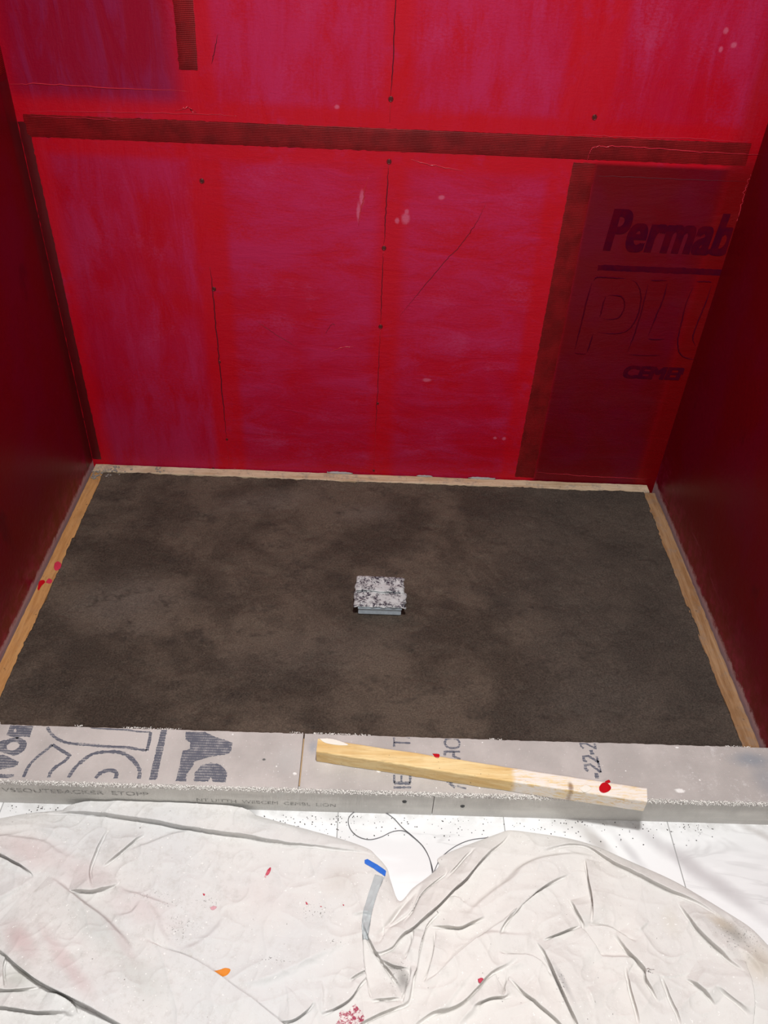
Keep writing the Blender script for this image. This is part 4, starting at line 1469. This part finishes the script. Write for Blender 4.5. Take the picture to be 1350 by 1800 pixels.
decal('red_paint_patch', [(596, 1780), (601, 1775), (612, 1779), (617, 1770), (625, 1765), (630, 1773), (638, 1782), (636, 1800), (634, 1812), (598, 1812), (585, 1806), (597, 1790)], M_patch, smooth=False)

M_blue = flat('blue_masking_tape', (.018, .14, .60), .5, 0, .12, 200)
bt = decal('masking_tape', [(641, 1511), (646, 1509), (660, 1517), (670, 1523), (679, 1529), (678, 1540), (668, 1534), (655, 1525), (641, 1517)], M_blue, None, .0006, smooth=False, thick=.0006)
tag(bt, 'short torn piece of bright blue masking tape on the drop cloth corner', 'tape')
M_grey = flat('grey_duct_tape', (.44, .47, .48), .45, 0, .12, 120)
gt = decal('duct_tape', [(659, 1537), (675, 1541), (669, 1558), (662, 1580), (656, 1600), (652, 1620), (652, 1650), (637, 1650), (636, 1619), (639, 1600), (648, 1570)], M_grey, None, .0008, smooth=False, thick=.0005)
tag(gt, 'strip of pale grey duct tape running down from the blue tape', 'tape')


# ------------------------------------------------------------------ wire on the tiles
def wire():
    p = [(764, 1545), (757, 1515), (745, 1490), (725, 1470), (708, 1456), (690, 1437), (672, 1427), (650, 1425), (627, 1426), (613, 1438), (615, 1456), (628, 1470), (648, 1476),
         (668, 1472), (690, 1462), (710, 1461), (726, 1472), (743, 1488), (755, 1510), (761, 1540)]
    P = catmull([tuple(at(x, y, 2, FZ + .001)) for x, y in p], 8)
    P[:, 2] = FZ + .0011 + np.abs(np.sin(np.linspace(0, 9, len(P)))) * .0012
    q = [(758, 1548), (766, 1525), (776, 1507), (798, 1489), (825, 1477), (858, 1472)]
    Q = catmull([tuple(at(x, y, 2, FZ + .0012)) for x, y in q], 8)
    Q[:, 2] = FZ + .0011
    Pall = np.vstack([P, Q[1:]])
    o = tube('wire', [tuple(v) for v in Pall], .00062, flat('grey_wire', (.13, .13, .14), .4, .4), None, 6, False)
    tag(o, 'thin dark looped wire lying on the tiles between the cloth folds', 'wire')


wire()


# ------------------------------------------------------------------ crumbs
def crumbs(name, pts, mat, smin, smax, label, flatn=.6):
    bm = bmesh.new()
    for (x, y, z) in pts:
        s = random.uniform(smin, smax)
        r = bmesh.ops.create_icosphere(bm, subdivisions=1, radius=s)
        M = Matrix.Translation((x, y, z + s * flatn * .6)) @ Euler((0, 0, random.random() * 6)).to_matrix().to_4x4()
        for v in r['verts']:
            c = v.co * random.uniform(.7, 1.15)
            v.co = M @ Vector((c.x * random.uniform(1, 1.3), c.y, c.z * flatn))
    o = bm_obj(name, bm, mat)
    tag(o, label, 'debris', None, 'stuff')
    return o


M_crumb = flat('dark_mortar_crumb', (.07, .065, .06), .8, 0, .4, 300)
pts = []
for i in range(300):
    px = random.uniform(400, 1260)
    py = 1428 + (px - 400) * .018 + abs(random.gauss(0, 22)) + 3
    p = at(px, py, 2, FZ)
    if inside(cl_poly, np.array([p.x]), np.array([p.y]))[0] or p.y > YF - .003: continue
    pts.append((p.x, p.y, FZ))
for i in range(40):
    px = random.uniform(10, 180); p = at(px, 1416 + abs(random.gauss(0, 7)) + px * .01, 2, FZ)
    if not inside(cl_poly, np.array([p.x]), np.array([p.y]))[0] and p.y < YF - .003: pts.append((p.x, p.y, FZ))
crumbs('mortar_crumbs', pts, M_crumb, .0005, .0013, 'dark mortar crumbs scattered on the white tiles below the curb')
M_grit = flat('grey_mortar_grit', (.24, .22, .20), .85, 0, .3, 300)
pts = []
for (cx, cy, n, sx, sy) in ((178, 832, 46, 12, 3.5), (165, 836, 20, 4, 4), (280, 827, 9, 8, 3), (208, 824, 14, 10, 3), (196, 827, 16, 8, 4)):
    for i in range(n):
        p = at(random.gauss(cx, sx), random.gauss(cy, sy), 2, ST + .002)
        if p.y > -.006 or p.x < .006: continue
        pts.append((p.x, p.y, (ST + .002) if p.y > -.034 else (ST if p.x < .036 else .0015)))
crumbs('mortar_grit', pts, M_grit, .0012, .0036, 'grey mortar grit heaped in the back left corner of the strips')
# grey squeeze-out of mortar behind the back strip and beside the side strips
M_sq = flat('grey_squeezed_mortar', (.34, .33, .33), .85, 0, .3, 80)


def squeeze(name, pts, r, label):
    o = tube(name, pts, r, M_sq, None, 8, True)
    for v in o.data.vertices:
        v.co += Vector((random.gauss(0, r * .2), random.gauss(0, r * .2), random.gauss(0, r * .2)))
    return tag(o, label, 'mortar')


def wl(px0, px1, py, dz=.0):
    a = at(px0, py, 1, -.003).x; b = at(px1, py, 1, -.003).x
    return [(a + (b - a) * i / 12, -.0035, ST + .0035 + dz) for i in range(13)]


squeeze('mortar_smear', wl(575, 620, 836), .0035, 'small grey mortar smear behind the middle of the back strip')
squeeze('mortar_smear', wl(732, 760, 840), .0028, 'narrow grey mortar smear behind the back strip, right of centre')
squeeze('mortar_smear', wl(822, 870, 845), .0032, 'grey mortar smear behind the back strip near the upright tape')
